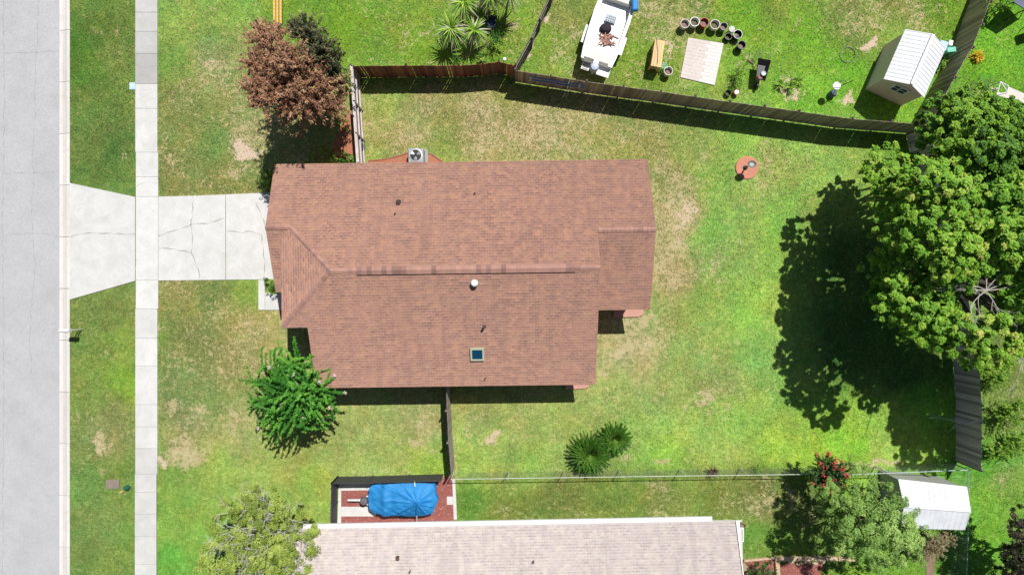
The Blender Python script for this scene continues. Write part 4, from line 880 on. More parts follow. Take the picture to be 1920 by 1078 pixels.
spray_tree('crape_myrtle', 'bright green crape myrtle with pale pink blossoms by the front corner', W(575, 725), [Bc(552, 735, 3.1, 1.15), Bc(518, 715, 2.8, .9), Bc(585, 728, 2.8, .9), Bc(550, 692, 2.8, .85), Bc(548, 772, 2.7, .95), Bc(515, 755, 2.6, .8), Bc(585, 760, 2.6, .8)], myrt, n=44, L=2.15, size=.085, per=80, seed=31, trunk_r=.05, rise=(-.1, 1.3), droop=.7, width=.10, flower=pinkf, nfl=16, flr=.12)
# browned cedar and the dark one beside it
brown = leaf_mat('browned_needles', (0.11, 0.045, 0.028), (0.28, 0.13, 0.075), (0.50, 0.30, 0.18), (0.46, 0.38, 0.15), trans=.1)
spray_tree('browned_cedar', 'dying cedar with rusty brown foliage at the front fence corner', W(600, 190), [Bc(512, 92, 5.6, .95), Bc(545, 125, 6.2, .95), Bc(512, 150, 5.4, .95), Bc(560, 180, 5.6, .95), Bc(603, 195, 4.4, .85), Bc(560, 208, 4.4, .9), Bc(598, 155, 5.0, .85), Bc(622, 195, 3.4, .7), Bc(498, 70, 5.0, .7), Bc(535, 180, 4.6, .95), Bc(530, 120, 4.6, .9), Bc(590, 180, 3.6, .8), Bc(478, 122, 6.0, .6), Bc(486, 165, 6.3, .65), Bc(497, 195, 6.4, .6), Bc(625, 165, 3.6, .6)],
           brown, n=85, L=1.5, size=.085, per=42, seed=32, trunk_r=.10, rise=(-.1, 1.5), droop=.35, width=.17, aspect=.28)
darkn = leaf_mat('dark_needles', (0.012, 0.018, 0.008), (0.04, 0.045, 0.02), (0.17, 0.16, 0.075), trans=.05)
spray_tree('dark_cedar', 'blackish green cedar tucked behind the browned one', W(610, 160), [Bc(575, 68, 5.0, .85), Bc(605, 95, 4.8, .85), Bc(590, 110, 4.8, .8), Bc(622, 135, 4.0, .8), Bc(630, 112, 3.8, .6), Bc(562, 55, 4.4, .6), Bc(638, 160, 3.2, .65), Bc(600, 130, 3.8, .8)], darkn, n=75, L=1.4, size=.08, per=42, seed=33, trunk_r=.09, rise=(-.1, 1.5), droop=.35, width=.16, aspect=.28)
# grey-twigged tree at the foot
olive = leaf_mat('olive_leaves', (0.12, 0.18, 0.03), (0.28, 0.38, 0.06), (0.46, 0.55, 0.13), trans=.2)
bl = [B(x, y, z, r) for x, y, z, r in ((480, 955, 3.4, 1.1), (435, 985, 3.2, 1.1), (520, 985, 3.6, 1.2), (480, 1020, 3.8, 1.3), (415, 1035, 3.2, 1.1), (555, 1025, 3.4, 1.1), (470, 1070, 3.6, 1.3), (530, 1070, 3.6, 1.2), (500, 935, 2.8, .8), (572, 985, 2.9, .8), (400, 1070, 3.0, 1.0), (440, 950, 2.8, .8), (480, 1120, 3.4, 1.6), (560, 1100, 3.3, 1.1), (465, 940, 3.0, .8), (545, 960, 3.0, .8), (450, 1035, 3.4, 1.1), (510, 1040, 3.6, 1.1))]
tw, fk = tree('twiggy_tree', 'round olive green tree with bare grey twigs over the pale roof corner', W(510, 1010), bl, olive, per=80, size=.046, up=.8, trunk_r=.14, wood_m=pale_bark, sub=1.0, seed=41, spread=.40)
mb = MB(); rr_ = random.Random(9)
for i in range(120):
    a = rr_.uniform(0, 2 * PI); q0 = rr_.random() ** .5; px = 485 + 92 * q0 * math.cos(a); py = 1018 + 88 * q0 * math.sin(a); z = 3.9 - 1.0 * q0; b_ = rr_.uniform(0, 2 * PI); twigs(mb, W(px, py, z + .5), (math.cos(a) * q0 * .5 + math.cos(b_), -math.sin(a) * q0 * .5 + math.sin(b_), .15), rr_.uniform(.3, .65), .019, 2, rr_, 1.0)
mb.build('bare_twigs', pale_bark, tw)
# grey-green tree, red myrtle and brownish shrub at the lower right
ggl = leaf_mat('greygreen_leaves', (0.09, 0.18, 0.04), (0.22, 0.39, 0.08), (0.40, 0.56, 0.16), trans=.2)
bl = [B(x, y, z, r) for x, y, z, r in ((1590, 950, 3.6, 1.1), (1640, 940, 4.2, 1.1), (1620, 985, 4.6, 1.3), (1670, 1000, 4.6, 1.2), (1600, 1010, 4.2, 1.0), (1650, 1035, 4.0, 1.0), (1690, 960, 3.6, .8), (1560, 930, 3.0, .8), (1575, 985, 3.6, .8), (1700, 1030, 3.2, .9), (1720, 1005, 3.0, .6), (1620, 905, 3.0, .7), (1650, 1065, 2.8, .7), (1545, 950, 2.4, .6))]
tree('greygreen_tree', 'airy grey-green tree leaning over the left end of the white metal shed', W(1600, 960), bl, ggl, per=80, size=.052, up=.8, trunk_r=.14, sub=1.0, seed=42, spread=.42)
spray_tree('red_crape_myrtle', 'small dark crape myrtle covered in crimson blossom on the chain-link fence', W(1530, 880), [Bc(1548, 878, 2.0, .8), Bc(1565, 890, 2.2, .7), Bc(1535, 895, 1.8, .6)], leaf_mat('dark_myrtle_leaves', (0.012, 0.04, 0.012), (0.03, 0.085, 0.02), (0.08, 0.17, 0.04)), n=80, L=1.25, size=.07, per=40, seed=43, trunk_r=.035, flower=redf, nfl=24, flr=.20)
spray_tree('brown_shrub', 'brownish half-bare shrub below the white metal shed', W(1735, 1005), [Bc(1745, 1020, 1.3, .9), Bc(1770, 1010, 1.0, .7), Bc(1720, 1035, 1.1, .7)], leaf_mat('brownish_leaves', (0.12, 0.10, 0.05), (0.27, 0.22, 0.12), (0.42, 0.33, 0.22), (0.16, 0.30, 0.06)), cat='shrub', n=75, L=1.1, size=.055, per=30, seed=44, trunk_r=.02, crown_name='foliage', wood_m=pale_bark)
spray_tree('vine_bush', 'pale green vine bush climbing the fence behind the crimson blossom', W(1590, 872), [Bc(1590, 868, 1.0, .7), Bc(1615, 880, 1.1, .7), Bc(1640, 905, 1.2, .6)], leaf_mat('vine_leaves', (0.12, 0.20, 0.04), (0.25, 0.36, 0.09), (0.38, 0.46, 0.18)), cat='shrub', n=30, L=.9, size=.045, per=24, seed=45, trunk_r=.015, crown_name='foliage')
# brush beyond the side fence
brush = leaf_mat('brush_leaves', (0.05, 0.14, 0.02), (0.17, 0.36, 0.03), (0.30, 0.50, 0.06), (0.44, 0.38, 0.20))
for i, (px, py, s_, lb) in enumerate(((1885, 775, 1.1, 'thin weedy bush beyond the side fence, upper one of the cluster'), (1895, 835, .9, 'weedy green bush beyond the side fence, right one of the cluster'), (1865, 850, .7, 'small dark-rooted weedy bush beyond the side fence, lower left one'), (1860, 705, .9, 'shaded weedy bush under the oak beside the side fence'))):
    spray_tree('weedy_bush', lb, W(px, py), [Bc(px, py, .5, s_), Bc(px + 14, py - 14, .6, s_ * .7)], brush, cat='shrub', n=60, L=1.05, size=.06, per=26, seed=50 + i, trunk_r=.018, crown_name='foliage', group='weedy bushes beyond the side fence', wood_m=pale_bark)
dk_l = leaf_mat('plum_leaves', (0.03, 0.04, 0.02), (0.09, 0.07, 0.06), (0.22, 0.15, 0.14), (0.08, 0.18, 0.04))
tree('plum_leaved_tree', 'dark purplish tree cut off by the lower right picture corner', W(1925, 1020), [B(1925, 985, 3.4, 1.0), B(1920, 1030, 3.0, 1.0), B(1905, 1060, 2.4, .9), B(1950, 1040, 3.6, 1.5), B(1895, 1085, 2.4, .8), B(1940, 1090, 3, 1.4)], dk_l, sub=2.2, per=34, size=.075, trunk_r=.13, seed=46)
# shrubs near the house and beds
hedge_l = leaf_mat('hedge_leaves', (0.03, 0.09, 0.012), (0.09, 0.21, 0.02), (0.18, 0.34, 0.04))
def shrub(name, label, px, py, blobs, mat, seed, per=20, size=.05, group=None, sub=2.2):
    tree(name, label, W(px, py), [B(*b) for b in blobs], mat, per=per, size=size, trunk_r=.03, seed=seed, cat='shrub', crown_name='foliage', sub=sub, group=group, spread=.3)
shrub('box_hedge', 'clipped green hedge at the garage corner above the driveway', 503, 345, [(500, 335, .7, .42), (499, 350, .7, .42), (507, 342, .8, .45), (512, 330, .7, .42), (511, 354, .7, .40)], hedge_l, 61)
shrub('porch_shrub', 'small green shrub between the driveway and porch slab', 508, 530, [(506, 523, .5, .3), (507, 534, .5, .33), (510, 543, .5, .3)], hedge_l, 62)
yel = leaf_mat('variegated_leaves', (0.06, 0.14, 0.02), (0.22, 0.34, 0.05), (0.45, 0.48, 0.12))
shrub('variegated_shrub', 'yellow-green variegated shrub against the roof edge near the silvery fence', 608, 292, [(600, 293, .5, .42), (615, 294, .5, .42), (625, 298, .5, .35), (607, 280, .4, .25), (590, 300, .4, .35)], yel, 63)
shrub('broadleaf_plant', 'broad-leaved green plant at the foot of the silvery fence', 648, 296, [(643, 296, .4, .28), (658, 297, .4, .26)], leaf_mat('broad_leaves', (0.04, 0.16, 0.02), (0.10, 0.32, 0.04), (0.2, 0.45, 0.06)), 64, per=8, size=.11)
shrub('mulch_bed_weed', 'small bright weed in the orange mulch by the browned cedar', 648, 236, [(648, 236, .4, .3)], yel, 65)
shrub('dark_camellia', 'dark green bush in the red mulch bed beside the pale roof', 1432, 1072, [(1425, 1066, .9, .5), (1440, 1068, .9, .5), (1432, 1082, 1.0, .6), (1415, 1078, .8, .4), (1450, 1085, .9, .4)], leaf_mat('camellia_leaves', (0.015, 0.05, 0.015), (0.04, 0.13, 0.03), (0.09, 0.25, 0.04)), 66)

def blades(name, label, px, py, n, L, mat, seed, z0=.1, wd=.04, rise=(.15, 1.1), cat='plant', group=None, trunk=0.0, droop=.8, dead=0, lean=(0, 0)):
    """a rosette of long strap leaves, on a stem if trunk > 0"""
    r = random.Random(seed); b = W(px, py); t = thing(name, b, label, cat, group); c = b + Vector((lean[0], lean[1], z0 + trunk)); mb = MB()
    for i in range(n):
        a = r.uniform(0, 2 * PI); el = r.uniform(*rise); l = L * r.uniform(.7, 1.1); tn_ = r.random(); s = Vector((-math.sin(a), math.cos(a), 0)); pr = None
        if i < dead: el = r.uniform(-.5, .05); tn_ = 1.0
        for k in range(6):
            f = k / 5; p = c + Vector((math.cos(a) * math.cos(el), math.sin(a) * math.cos(el), math.sin(el))) * (l * f) - Vector((0, 0, droop * l * .45 * f * f)); wv = wd * (1 - f ** 1.6) + .003; p.z = max(p.z, .01)
            q0, q1 = p - s * wv, p + s * wv
            if pr: mb.face([pr[0], q0, q1, pr[1]], 0, min(1, max(0, tn_)))
            pr = (q0, q1)
    mb.build('leaf_rosette', mat, t)
    if trunk:
        m2 = MB(); limb(m2, b - Vector((0, 0, .05)), c, .07, .05, r, 8, .04); m2.build('trunk', M('palm_stem', (0.33, 0.27, 0.21), (0.22, 0.17, 0.13), sc=9), t)
    return t
yucca = leaf_mat('yucca_leaves', (0.12, 0.27, 0.02), (0.27, 0.48, 0.05), (0.46, 0.62, 0.12), (0.60, 0.55, 0.46), trans=.25)
gr_p = 'yucca palms behind the red-brown fence'
blades('yucca_palm', 'yucca palm with bright rosette, uppermost left of its group', 868, 45, 130, 1.15, yucca, 71, trunk=1.6, group=gr_p, dead=38, lean=(.2, .45))
blades('yucca_palm', 'yucca palm with bright rosette nearest the red-brown fence, left one', 855, 82, 120, 1.15, yucca, 72, trunk=1.3, group=gr_p, dead=40, lean=(-.15, .25))
blades('yucca_palm', 'straw-coloured drooping yucca in the middle of its group', 885, 85, 95, 1.0, yucca, 73, trunk=1.2, group=gr_p, dead=52, lean=(.2, .3))
blades('yucca_palm', 'pale dry yucca left of the dark blue garden chair', 915, 40, 110, 1.05, yucca, 74, trunk=1.5, group=gr_p, dead=52, lean=(.2, .7))
blades('yucca_palm', 'yellow-green yucca on a leaning bare stem, rightmost of its group', 946, 50, 110, 1.05, yucca, 75, trunk=1.9, group=gr_p, dead=38, lean=(.3, 1.1))
blades('yucca_palm', 'grey dead-leaved yucca at the group\'s top edge', 905, 15, 100, 1.0, yucca, 78, trunk=1.5, group=gr_p, dead=60, lean=(.1, .3))
spray_tree('undergrowth_bush', 'dark low bush in the shade under the yucca palms', W(925, 75), [Bc(930, 75, .6, .7), Bc(905, 105, .4, .4), Bc(855, 112, .4, .5)], leaf_mat('under_leaves', (0.02, 0.07, 0.012), (0.05, 0.16, 0.02), (0.10, 0.26, 0.04)), cat='shrub', n=44, L=.9, size=.05, per=22, seed=79, trunk_r=.012, crown_name='foliage')
blades('orange_bromeliad', 'yellow and orange bromeliad right of the tall back fence', 1830, 108, 100, .50, leaf_mat('bromeliad_leaves', (0.55, 0.20, 0.01), (0.68, 0.42, 0.01), (0.42, 0.55, 0.03), trans=.1), 76, wd=.045)
strap = leaf_mat('strap_leaves', (0.06, 0.17, 0.015), (0.17, 0.37, 0.03), (0.33, 0.50, 0.06), trans=.2)
for i, (px, py, L, lb) in enumerate(((1462, 160, .55, 'green strap-leaved plant on sandy soil, left of the three'), (1480, 165, .6, 'green strap-leaved plant on sandy soil, middle of the three'), (1494, 154, .55, 'green strap-leaved plant on sandy soil, right of the three'))):
    blades('lily_clump', lb, px, py, 46, L, strap, 80 + i, wd=.03, group='lily clumps behind the long fence')
for i, (px, py, L, lb) in enumerate(((1548, 1078, .6, 'lime green lily clump beside the lower red mulch bed'), (1585, 1072, .5, 'short lime lily clump left of the large one at the bottom edge'), (1615, 1072, .75, 'largest lime lily clump at the bottom edge under the grey-green tree'))):
    blades('lime_lily', lb, px, py, 50, L, strap, 90 + i, wd=.04, group='lime lilies at the bottom edge')
blades('cordyline', 'small dark purple spiky plant on the chain-link fence line', 1335, 881, 44, .55, leaf_mat('purple_leaves', (0.04, 0.012, 0.018), (0.10, 0.03, 0.04), (0.16, 0.08, 0.05), trans=.1), 95, wd=.018, z0=.25)
blades('fence_weed', 'scraggly green weed on the chain-link fence near the crimson myrtle', 1418, 880, 30, .5, strap, 96, wd=.015)
# sago palms
def sago(label, px, py, L, seed, n=120):
    r = random.Random(seed); h = .55; p0 = W(px, py, h); b = Vector((p0.x, p0.y, 0)); t = thing('sago_palm', b, label, 'palm', 'sago palms on the back lawn'); m2 = MB(); m2.lathe(b, [(.20, -.05), (.22, .2), (.17, .5), (.08, .6)], 14); m2.build('trunk', bark, t, smooth=True)
    V = []; F = []; T = []
    for i in range(n):
        a = i * 2.39996 + r.uniform(-.1, .1); inner = i / n; el = .15 + 1.05 * (inner ** 1.3); l = L * (1.08 - .55 * inner ** 2) * r.uniform(.93, 1.04); s = Vector((-math.sin(a), math.cos(a), 0)); tb = .28 + .45 * inner + r.uniform(-.12, .12)
        d = Vector((math.cos(a) * math.cos(el), math.sin(a) * math.cos(el), math.sin(el))); K_ = 24
        for k in range(K_):
            f = .1 + .9 * k / K_; p = b + Vector((0, 0, h)) + d * (l * f) - Vector((0, 0, .32 * l * f * f)); ll = .20 * math.sin(min(1, f * 1.15 + .12) * PI * .86 + .2) + .03
            for sg in (-1, 1):
                e = p + s * (sg * ll * .75) + d * (.55 * ll) + Vector((0, 0, .03)); n0 = len(V); w_ = d * .042
                V += [p - w_, p + w_, e]; F.append((n0, n0 + 1, n0 + 2)); T.append(tb + r.uniform(-.08, .08))
    npmesh('frond_crown', np.array([tuple(v) for v in V]), np.array(F), leaf_mat('sago_leaves', (0.02, 0.075, 0.012), (0.06, 0.17, 0.02), (0.20, 0.36, 0.06), rough=.4), t, tone=np.clip(T, 0, 1))
sago('larger sago palm with round dark green crown on the back lawn', 1107, 852, 1.32, 1)
sago('smaller sago palm with round dark green crown on the back lawn', 1153, 823, .98, 2, 100)

# ------------------------------------------------------------------ garden things
# white boat on its trailer
def boat():
    st = W(1118, 118, 1.2); bw = W(1170, -35, 1.2); st.z = bw.z = 0; d = (bw - st).normalized(); s = Vector((-d.y, d.x, 0)); L = 6.0; t = thing('white_boat', (st + d * L / 2), 'white open motorboat on a trailer with clutter on its deck', 'boat')
    def q(x, y, z): p = st + d * x + s * y; return Vector((p.x, p.y, z))
    xs = [0, .6, 1.6, 2.8, 3.8, 4.6, 5.3, 5.8, 6.05]; hw = [.92, 1.0, 1.06, 1.08, 1.02, .88, .62, .30, .06]; zk = [.55, .53, .5, .5, .52, .6, .75, .95, 1.2]; zg = [1.22, 1.22, 1.23, 1.25, 1.28, 1.32, 1.36, 1.4, 1.43]
    V = []; F = []
    for x, w_, k_, g_ in zip(xs, hw, zk, zg):
        for (y, z) in ((-w_, g_), (-w_ * .92, k_ + .3), (0, k_), (w_ * .92, k_ + .3), (w_, g_)): V.append(q(x, y, z))
    for i in range(len(xs) - 1):
        for j in range(4): F.append((i * 5 + j, i * 5 + j + 1, i * 5 + j + 6, i * 5 + j + 5))
    F.append((0, 1, 2, 3, 4)); mb = MB(); mb.mesh(V, F)
    # gunwale and cockpit
    V = []; F = []; gw = .17
    for x, w_, g_ in zip(xs, hw, zg):
        wi = max(w_ - gw, .01); fl = .80 if x < 4.0 else g_ + .01
        for (y, z) in ((-w_, g_), (-wi, g_ + .015), (-wi * .97, fl), (wi * .97, fl), (wi, g_ + .015), (w_, g_)): V.append(q(x, y, z))
    for i in range(len(xs) - 1):
        for j in range(5): F.append((i * 6 + j, i * 6 + j + 1, i * 6 + j + 7, i * 6 + j + 6))
    F.append((0, 1, 2, 3, 4, 5)); mb.mesh(V, F); mb.build('hull', gelcoat, t)
    mb = MB(); mb.box(q(3.95, 0, .8), .5, 1.55, .38, math.atan2(d.y, d.x)); mb.box(q(.35, .05, .8), .42, 1.5, .36, math.atan2(d.y, d.x)); mb.build('bench_seat', M('cream_vinyl', (0.74, 0.72, 0.66), (0.68, 0.66, 0.60)), t, bevel=.04)
    mb = MB(); mb.box(q(-.22, .50, .75), .42, .46, .06, math.atan2(d.y, d.x))
    for k in range(4): mb.box(q(-.38 + k * .1, .50, .812), .04, .34, .012, math.atan2(d.y, d.x), 1)
    mb.build('swim_step', [white_paint, dark_metal], t)
    mb = MB(); mb.box(q(-.25, -.55, .80), .5, .75, .10, math.atan2(d.y, d.x)); mb.build('swim_deck', gelcoat, t, bevel=.03)
    mb = MB(); mb.lathe(q(-.32, .02, .45), [(.10, 0), (.12, .35), (.24, .6), (.27, .85), (.20, 1.0), (.05, 1.04)], 16, sx=1.0, sy=1.0); mb.box(q(-.08, .02, .85), .5, .3, .36, math.atan2(d.y, d.x), 1); mb.build('outboard_motor', [M('pale_blue_cowl', (0.52, 0.58, 0.72), (0.45, 0.5, 0.64), rough=.35), gelcoat], t, smooth=True)
    mb = MB()
    for y in (-.75, .75): mb.bar(q(-.3, y, .42), q(5.0, y * .6, .42), .09, .1)
    for x in (.3, 2.2, 4): mb.bar(q(x, -.9, .40), q(x, .9, .40), .08, .08)
    mb.bar(q(4.4, 0, .42), q(6.9, 0, .42), .1, .1); mb.build('trailer_frame', galv, t)
    for y in (-1.12, 1.12):
        mb = MB(); c = q(1.55, y, .32); mb.tube([c - s * .1, c + s * .1], [.31, .31], 20); w_ = mb.build('wheel', black_pl, t)
        mb = MB(); mb.bar(q(1.05, y, .70), q(2.1, y, .70), .24, .04); mb.build('fender', white_metal, t)
    mb = MB(); mb.box(q(3.75, -.98, 1.30), .9, .36, .30, math.atan2(d.y, d.x) + .35); tr = mb.build('tarp_bundle', tarp, label='crumpled blue tarp draped on the white boat bow', category='tarp', bevel=.08)
    mb = MB(); rr_ = random.Random(3); mb.box(q(2.75, .02, .80), .42, .62, .14, math.atan2(d.y, d.x))
    for i in range(14): mb.box(q(2.6 + (i % 3) * .13, -.25 + (i // 3) * .12, .942), .07, .07, .006, math.atan2(d.y, d.x), 1)
    mb.build('seat_cushion', [M('pale_blue_cushion', (0.50, 0.58, 0.64), (0.42, 0.50, 0.58)), black_pl], label='blue patterned cushion lying on the white boat deck', category='cushion')
    mb = MB()
    mb.lathe(q(2.15, .12, .8), [(.36, 0), (.34, .14), (.24, .26), (.08, .30)], 13, sx=1.0, sy=.85); mb.build('black_bundle', M('black_fabric', (0.035, 0.022, 0.035), (0.02, 0.014, 0.02)), label='round black bundle lying on the white boat deck', category='bundle', smooth=False)
    mb = MB()
    for i in range(26):
        a = rr_.uniform(0, 2 * PI); c = q(1.62 + rr_.uniform(-.3, .35), -.15 + rr_.uniform(-.45, .45), .84 + rr_.random() * .12); e = Vector((math.cos(a), math.sin(a), rr_.uniform(-.1, .1))) * rr_.uniform(.1, .28); mb.bar(c - e, c + e, rr_.uniform(.02, .09), .03)
    mb.build('tangled_straps', M('tan_webbing', (0.45, 0.24, 0.18), (0.34, 0.17, 0.13)), label='tangle of tan straps and wood on the boat deck', category='straps')
boat()

# tarped boat on trailer
def tarped():
    base_ = W(757, 937); t = thing('tarped_boat', base_, 'small boat on a trailer under a bright blue tarp with radial folds', 'boat'); r = np.random.default_rng(8)
    out = [(692, 915), (699, 909), (720, 907), (745, 906), (762, 902), (777, 905), (795, 905), (812, 907), (816, 915), (817, 928), (821, 938), (816, 950), (812, 962), (797, 966), (783, 967), (768, 968), (745, 966), (722, 966), (704, 963), (693, 955), (690, 935)]
    pk = W(781, 943, 1.55); zo = 1.0
    O = [W(x, y, zo) for x, y in out]; Q = []
    for a, b in zip(O, O[1:] + O[:1]):
        n = max(2, int((b - a).length / .12))
        for i in range(n): Q.append(a.lerp(b, i / n))
    m = len(Q); R = 22; V = []; F = []
    ph = np.array([math.atan2(q.y - pk.y, q.x - pk.x) for q in Q])
    folds = [(2.72, .10), (2.35, .09), (1.75, .12), (1.45, .10), (1.05, .08), (.55, .07), (.1, .10), (-.4, .09), (-1.0, .08), (-1.6, .14), (-2.1, .08), (-2.6, .09), (3.1, .06)]
    for k in range(R + 1):
        f = k / R
        for j, q in enumerate(Q):
            p = pk.lerp(q, f) if f <= 1 else q; z = pk.z - (pk.z - zo) * (f ** 1.15)
            fold = sum(2.0 * am * math.exp(-abs((ph[j] - a0 + PI) % (2 * PI) - PI) / .045) for a0, am in folds); z += fold * math.sin(min(1, f * 1.02) * PI) * .9
            dist = (p - W(714, 935, 1.2)).length; z += .16 * math.exp(-(abs(p.x - W(722, 0, 1.2).x) / .22) ** 2) * (f > .2)
            wr = .05 * math.sin(p.x * 7 + 2 * math.sin(p.y * 5)) * math.sin(p.y * 9 + p.x * 3); V.append((p.x, p.y, z + .010 * r.normal() + wr * f))
    for k in range(R):
        for j in range(m): F.append((k * m + j, k * m + (j + 1) % m, (k + 1) * m + (j + 1) % m, (k + 1) * m + j))
    n0 = len(V); base_row = R * m
    for k, (dz, oo_) in enumerate(((.22, .03), (.5, .0))):
        for j in range(m): x, y, z = V[base_row + j]; c = 1 + oo_ * .02; V.append((base_.x + (x - base_.x) * c + .02 * math.sin(j * .9), base_.y + (y - base_.y) * c + .02 * math.cos(j * 1.3), zo - dz + .04 * math.sin(j * .35)))
    for k in range(2):
        for j in range(m): F.append((base_row + k * m + j, base_row + k * m + (j + 1) % m, base_row + (k + 1) * m + (j + 1) % m, base_row + (k + 1) * m + j))
    mb = MB(); mb.mesh(V, F); mb.build('tarp_cover', tarp, t, smooth=True)
    mb = MB(); mb.tube([W(777, 901, 1.15), W(778, 912, 1.28)], .03, 8); mb.tube([W(781, 962, 1.15), W(782, 988, .35)], .03, 8); mb.build('support_pole', white_paint, t)
    mb = MB(); mb.bar(W(652, 937, .45), W(690, 937, .45), .09, .09); mb.tube([W(664, 938, .1), W(664, 938, .65)], .035, 8); mb.bar(W(672, 937, .43), W(712, 920, .43), .07, .08); mb.bar(W(672, 937, .43), W(712, 955, .43), .07, .08); mb.build('trailer_tongue', white_metal, t)
    mb = MB(); c = W(684, 937, .5); mb.lathe(c, [(.22, 0), (.25, .1), (.2, .28), (.05, .33)], 16); mb.build('winch_cover', M('grey_canvas', (0.16, 0.16, 0.17), (0.12, 0.12, 0.13)), t, smooth=True)
    for y in (-1, 1):
        mb = MB(); c = W(757, 937 + 26 * y, .3); mb.tube([c - Vector((0, .09, 0)), c + Vector((0, .09, 0))], [.29, .29], 18); mb.build('wheel', black_pl, t)
    mb = MB(); mb.prism(poly_px([(700, 915), (810, 912), (812, 958), (700, 958)], .7), .42, .72); mb.build('hull', gelcoat, t)
tarped()

# pots in an arc by the paved square
def pot(label, px, py, r, h, rim, body=None, fill=soil, group='planter pots around the paved square', plants=None, inner=True):
    z = h; c = W(px, py, z); c.z = 0; t = thing('planter_pot', c, label, 'pot', group); mb = MB()
    mb.lathe(c, [(r * .72, 0), (r * .92, h - .05), (r, h - .05), (r, h), (r * .87, h), (r * .84, h - .14), (r * .78, h - .26), (r * .70, h - .27)], 22); mb.build('pot_body', [rim], t, smooth=True)
    mb = MB(); mb.lathe(c + Vector((0, 0, h - .24 if inner else h - .03)), [(r * (.80 if inner else .83), 0), (r * .78, .03), (.02, .05)], 18); mb.build('soil_fill', fill, t)
    return t
cream = M('cream_plastic', (0.72, 0.68, 0.62), (0.62, 0.58, 0.53)); redp = M('red_plastic', (0.42, 0.05, 0.03), (0.36, 0.04, 0.03), rough=.5); greyp = M('grey_plastic', (0.28, 0.26, 0.27), (0.22, 0.21, 0.22), rough=.5)
pinksoil = M('dry_pink_soil', (0.30, 0.20, 0.18), (0.20, 0.13, 0.11), sc=8); greens = M('mossy_soil', (0.10, 0.15, 0.05), (0.13, 0.10, 0.06), sc=9)
pot('cream planter pot with dry pinkish soil, leftmost of the arc', 1284.6, 44.5, .27, .46, cream, fill=pinksoil)
pot('white rimmed planter pot with dark mossy soil beside the red pot', 1303, 41, .28, .46, white_paint, fill=greens)
pot('red planter pot in the arc by the paved square', 1321, 42, .27, .44, redp, fill=pinksoil)
pot('wide cream planter pot with green growth right of the red pot', 1341, 46, .29, .46, cream, fill=greens)
pot('grey planter pot between the wide cream pot and the white lidded pail', 1357.6, 49.4, .23, .42, greyp, fill=pinksoil)
pot('small white lidded pail in the arc above the black pots', 1372.5, 54.8, .17, .34, white_paint, fill=cream, inner=False)
pot('low black pot at the left of the black pots', 1366, 68.5, .21, .26, black_pl)
pot('largest glossy black pot in the arc below the white pail', 1383.7, 64.6, .27, .40, M('glossy_black', (0.03, 0.033, 0.04), (0.045, 0.05, 0.06), rough=.2), fill=black_pl)
pot('dark pot with brown soil, last at the lower end of the arc', 1391, 84.5, .25, .44, black_pl, fill=pinksoil)
pot('cream rimmed pot with brown soil beside the yellow wooden table', 1253.4, 133, .26, .46, cream, fill=pinksoil)
pot('small red pot with a white lid close to the long fence', 1381.5, 173, .17, .28, redp, fill=white_paint, inner=False)
pot('low green pot close to the long fence', 1366, 174, .19, .24, M('green_pot', (0.10, 0.15, 0.05), (0.07, 0.11, 0.04)), fill=greens)
def bare_plant(label, px, py, seed, n=6, L=.6):
    r = random.Random(seed); b = W(px, py); t = thing('bare_plant', b, label, 'plant'); mb = MB()
    for i in range(n): a = r.uniform(0, 6.28); twigs(mb, b, (math.cos(a) * .7, math.sin(a) * .7, 1), L, .014, 2, r)
    mb.build('stems', bark, t)
    C, N_, T, _ = sprays((b.x, b.y, .35), 16, L * 1.0, np.random.default_rng(seed), None, (.0, 1.2), 10, .1); P, F = leaf_quads(C, N_, .05, .5); npmesh('foliage', P, F, brush, t, tone=T)
bare_plant('sparse twiggy plant left of the wheelbarrow', 1384, 140, 3); bare_plant('sparse low plant between the pots and the long fence', 1376, 158, 4, 5, .5); bare_plant('thin weed beside the turquoise bin', 1760, 124, 8, 4, .4)
# green chair frame
t = thing('garden_chair', W(1243, 129), 'small green garden chair beside the cream rimmed pot', 'chair'); gp = M('green_paint', (0.03, 0.30, 0.10), (0.02, 0.22, 0.08), rough=.4); c = W(1243, 129)
for dx, dy in ((-.15, -.15), (.15, -.15), (-.15, .15), (.15, .15)): mb = MB(); mb.tube([c + Vector((dx, dy, 0)), c + Vector((dx, dy, .42))], .018, 6); mb.build('leg', gp, t)
mb = MB()
for i in range(4): mb.bar(c + Vector((-.17, -.13 + i * .09, .43)), c + Vector((.17, -.13 + i * .09, .43)), .05, .02)
mb.build('seat', gp, t); mb = MB(); mb.tube([c + Vector((-.16, .16, .43)), c + Vector((-.16, .2, .8)), c + Vector((.16, .2, .8)), c + Vector((.16, .16, .43))], .018, 6); mb.build('backrest', gp, t)
# wooden table
Q = [W(1228.5, 74, .85), W(1246.7, 77.5, .85), W(1240, 127, .85), W(1220.5, 123.5, .85)]; cen = sum(Q, Vector()) / 4; t = thing('wooden_table', (cen.x, cen.y, 0), 'long yellow lumber potting table next to the white boat', 'table')
mb = MB(); ex = (Q[1] - Q[0]) / 4
for i in range(4): a = Q[0] + ex * i; b = Q[3] + (Q[2] - Q[3]) / 4 * i; mb.prism([(p.x, p.y) for p in (a, a + ex * .97, b + ex * .97, b)], .81, .85 + .002 * i, 0, .4 + .1 * i)
mb.build('table_top', new_wood, t)
for p in Q: p = p.lerp(cen, .12); mb = MB(); mb.box((p.x, p.y, 0), .09, .09, .81, -.15); mb.build('leg', new_wood, t)
mb = MB(); mb.prism([(p.lerp(cen, .1).x, p.lerp(cen, .1).y) for p in Q], .28, .32, 0, .3); mb.build('shelf', new_wood, t)
mb = MB()
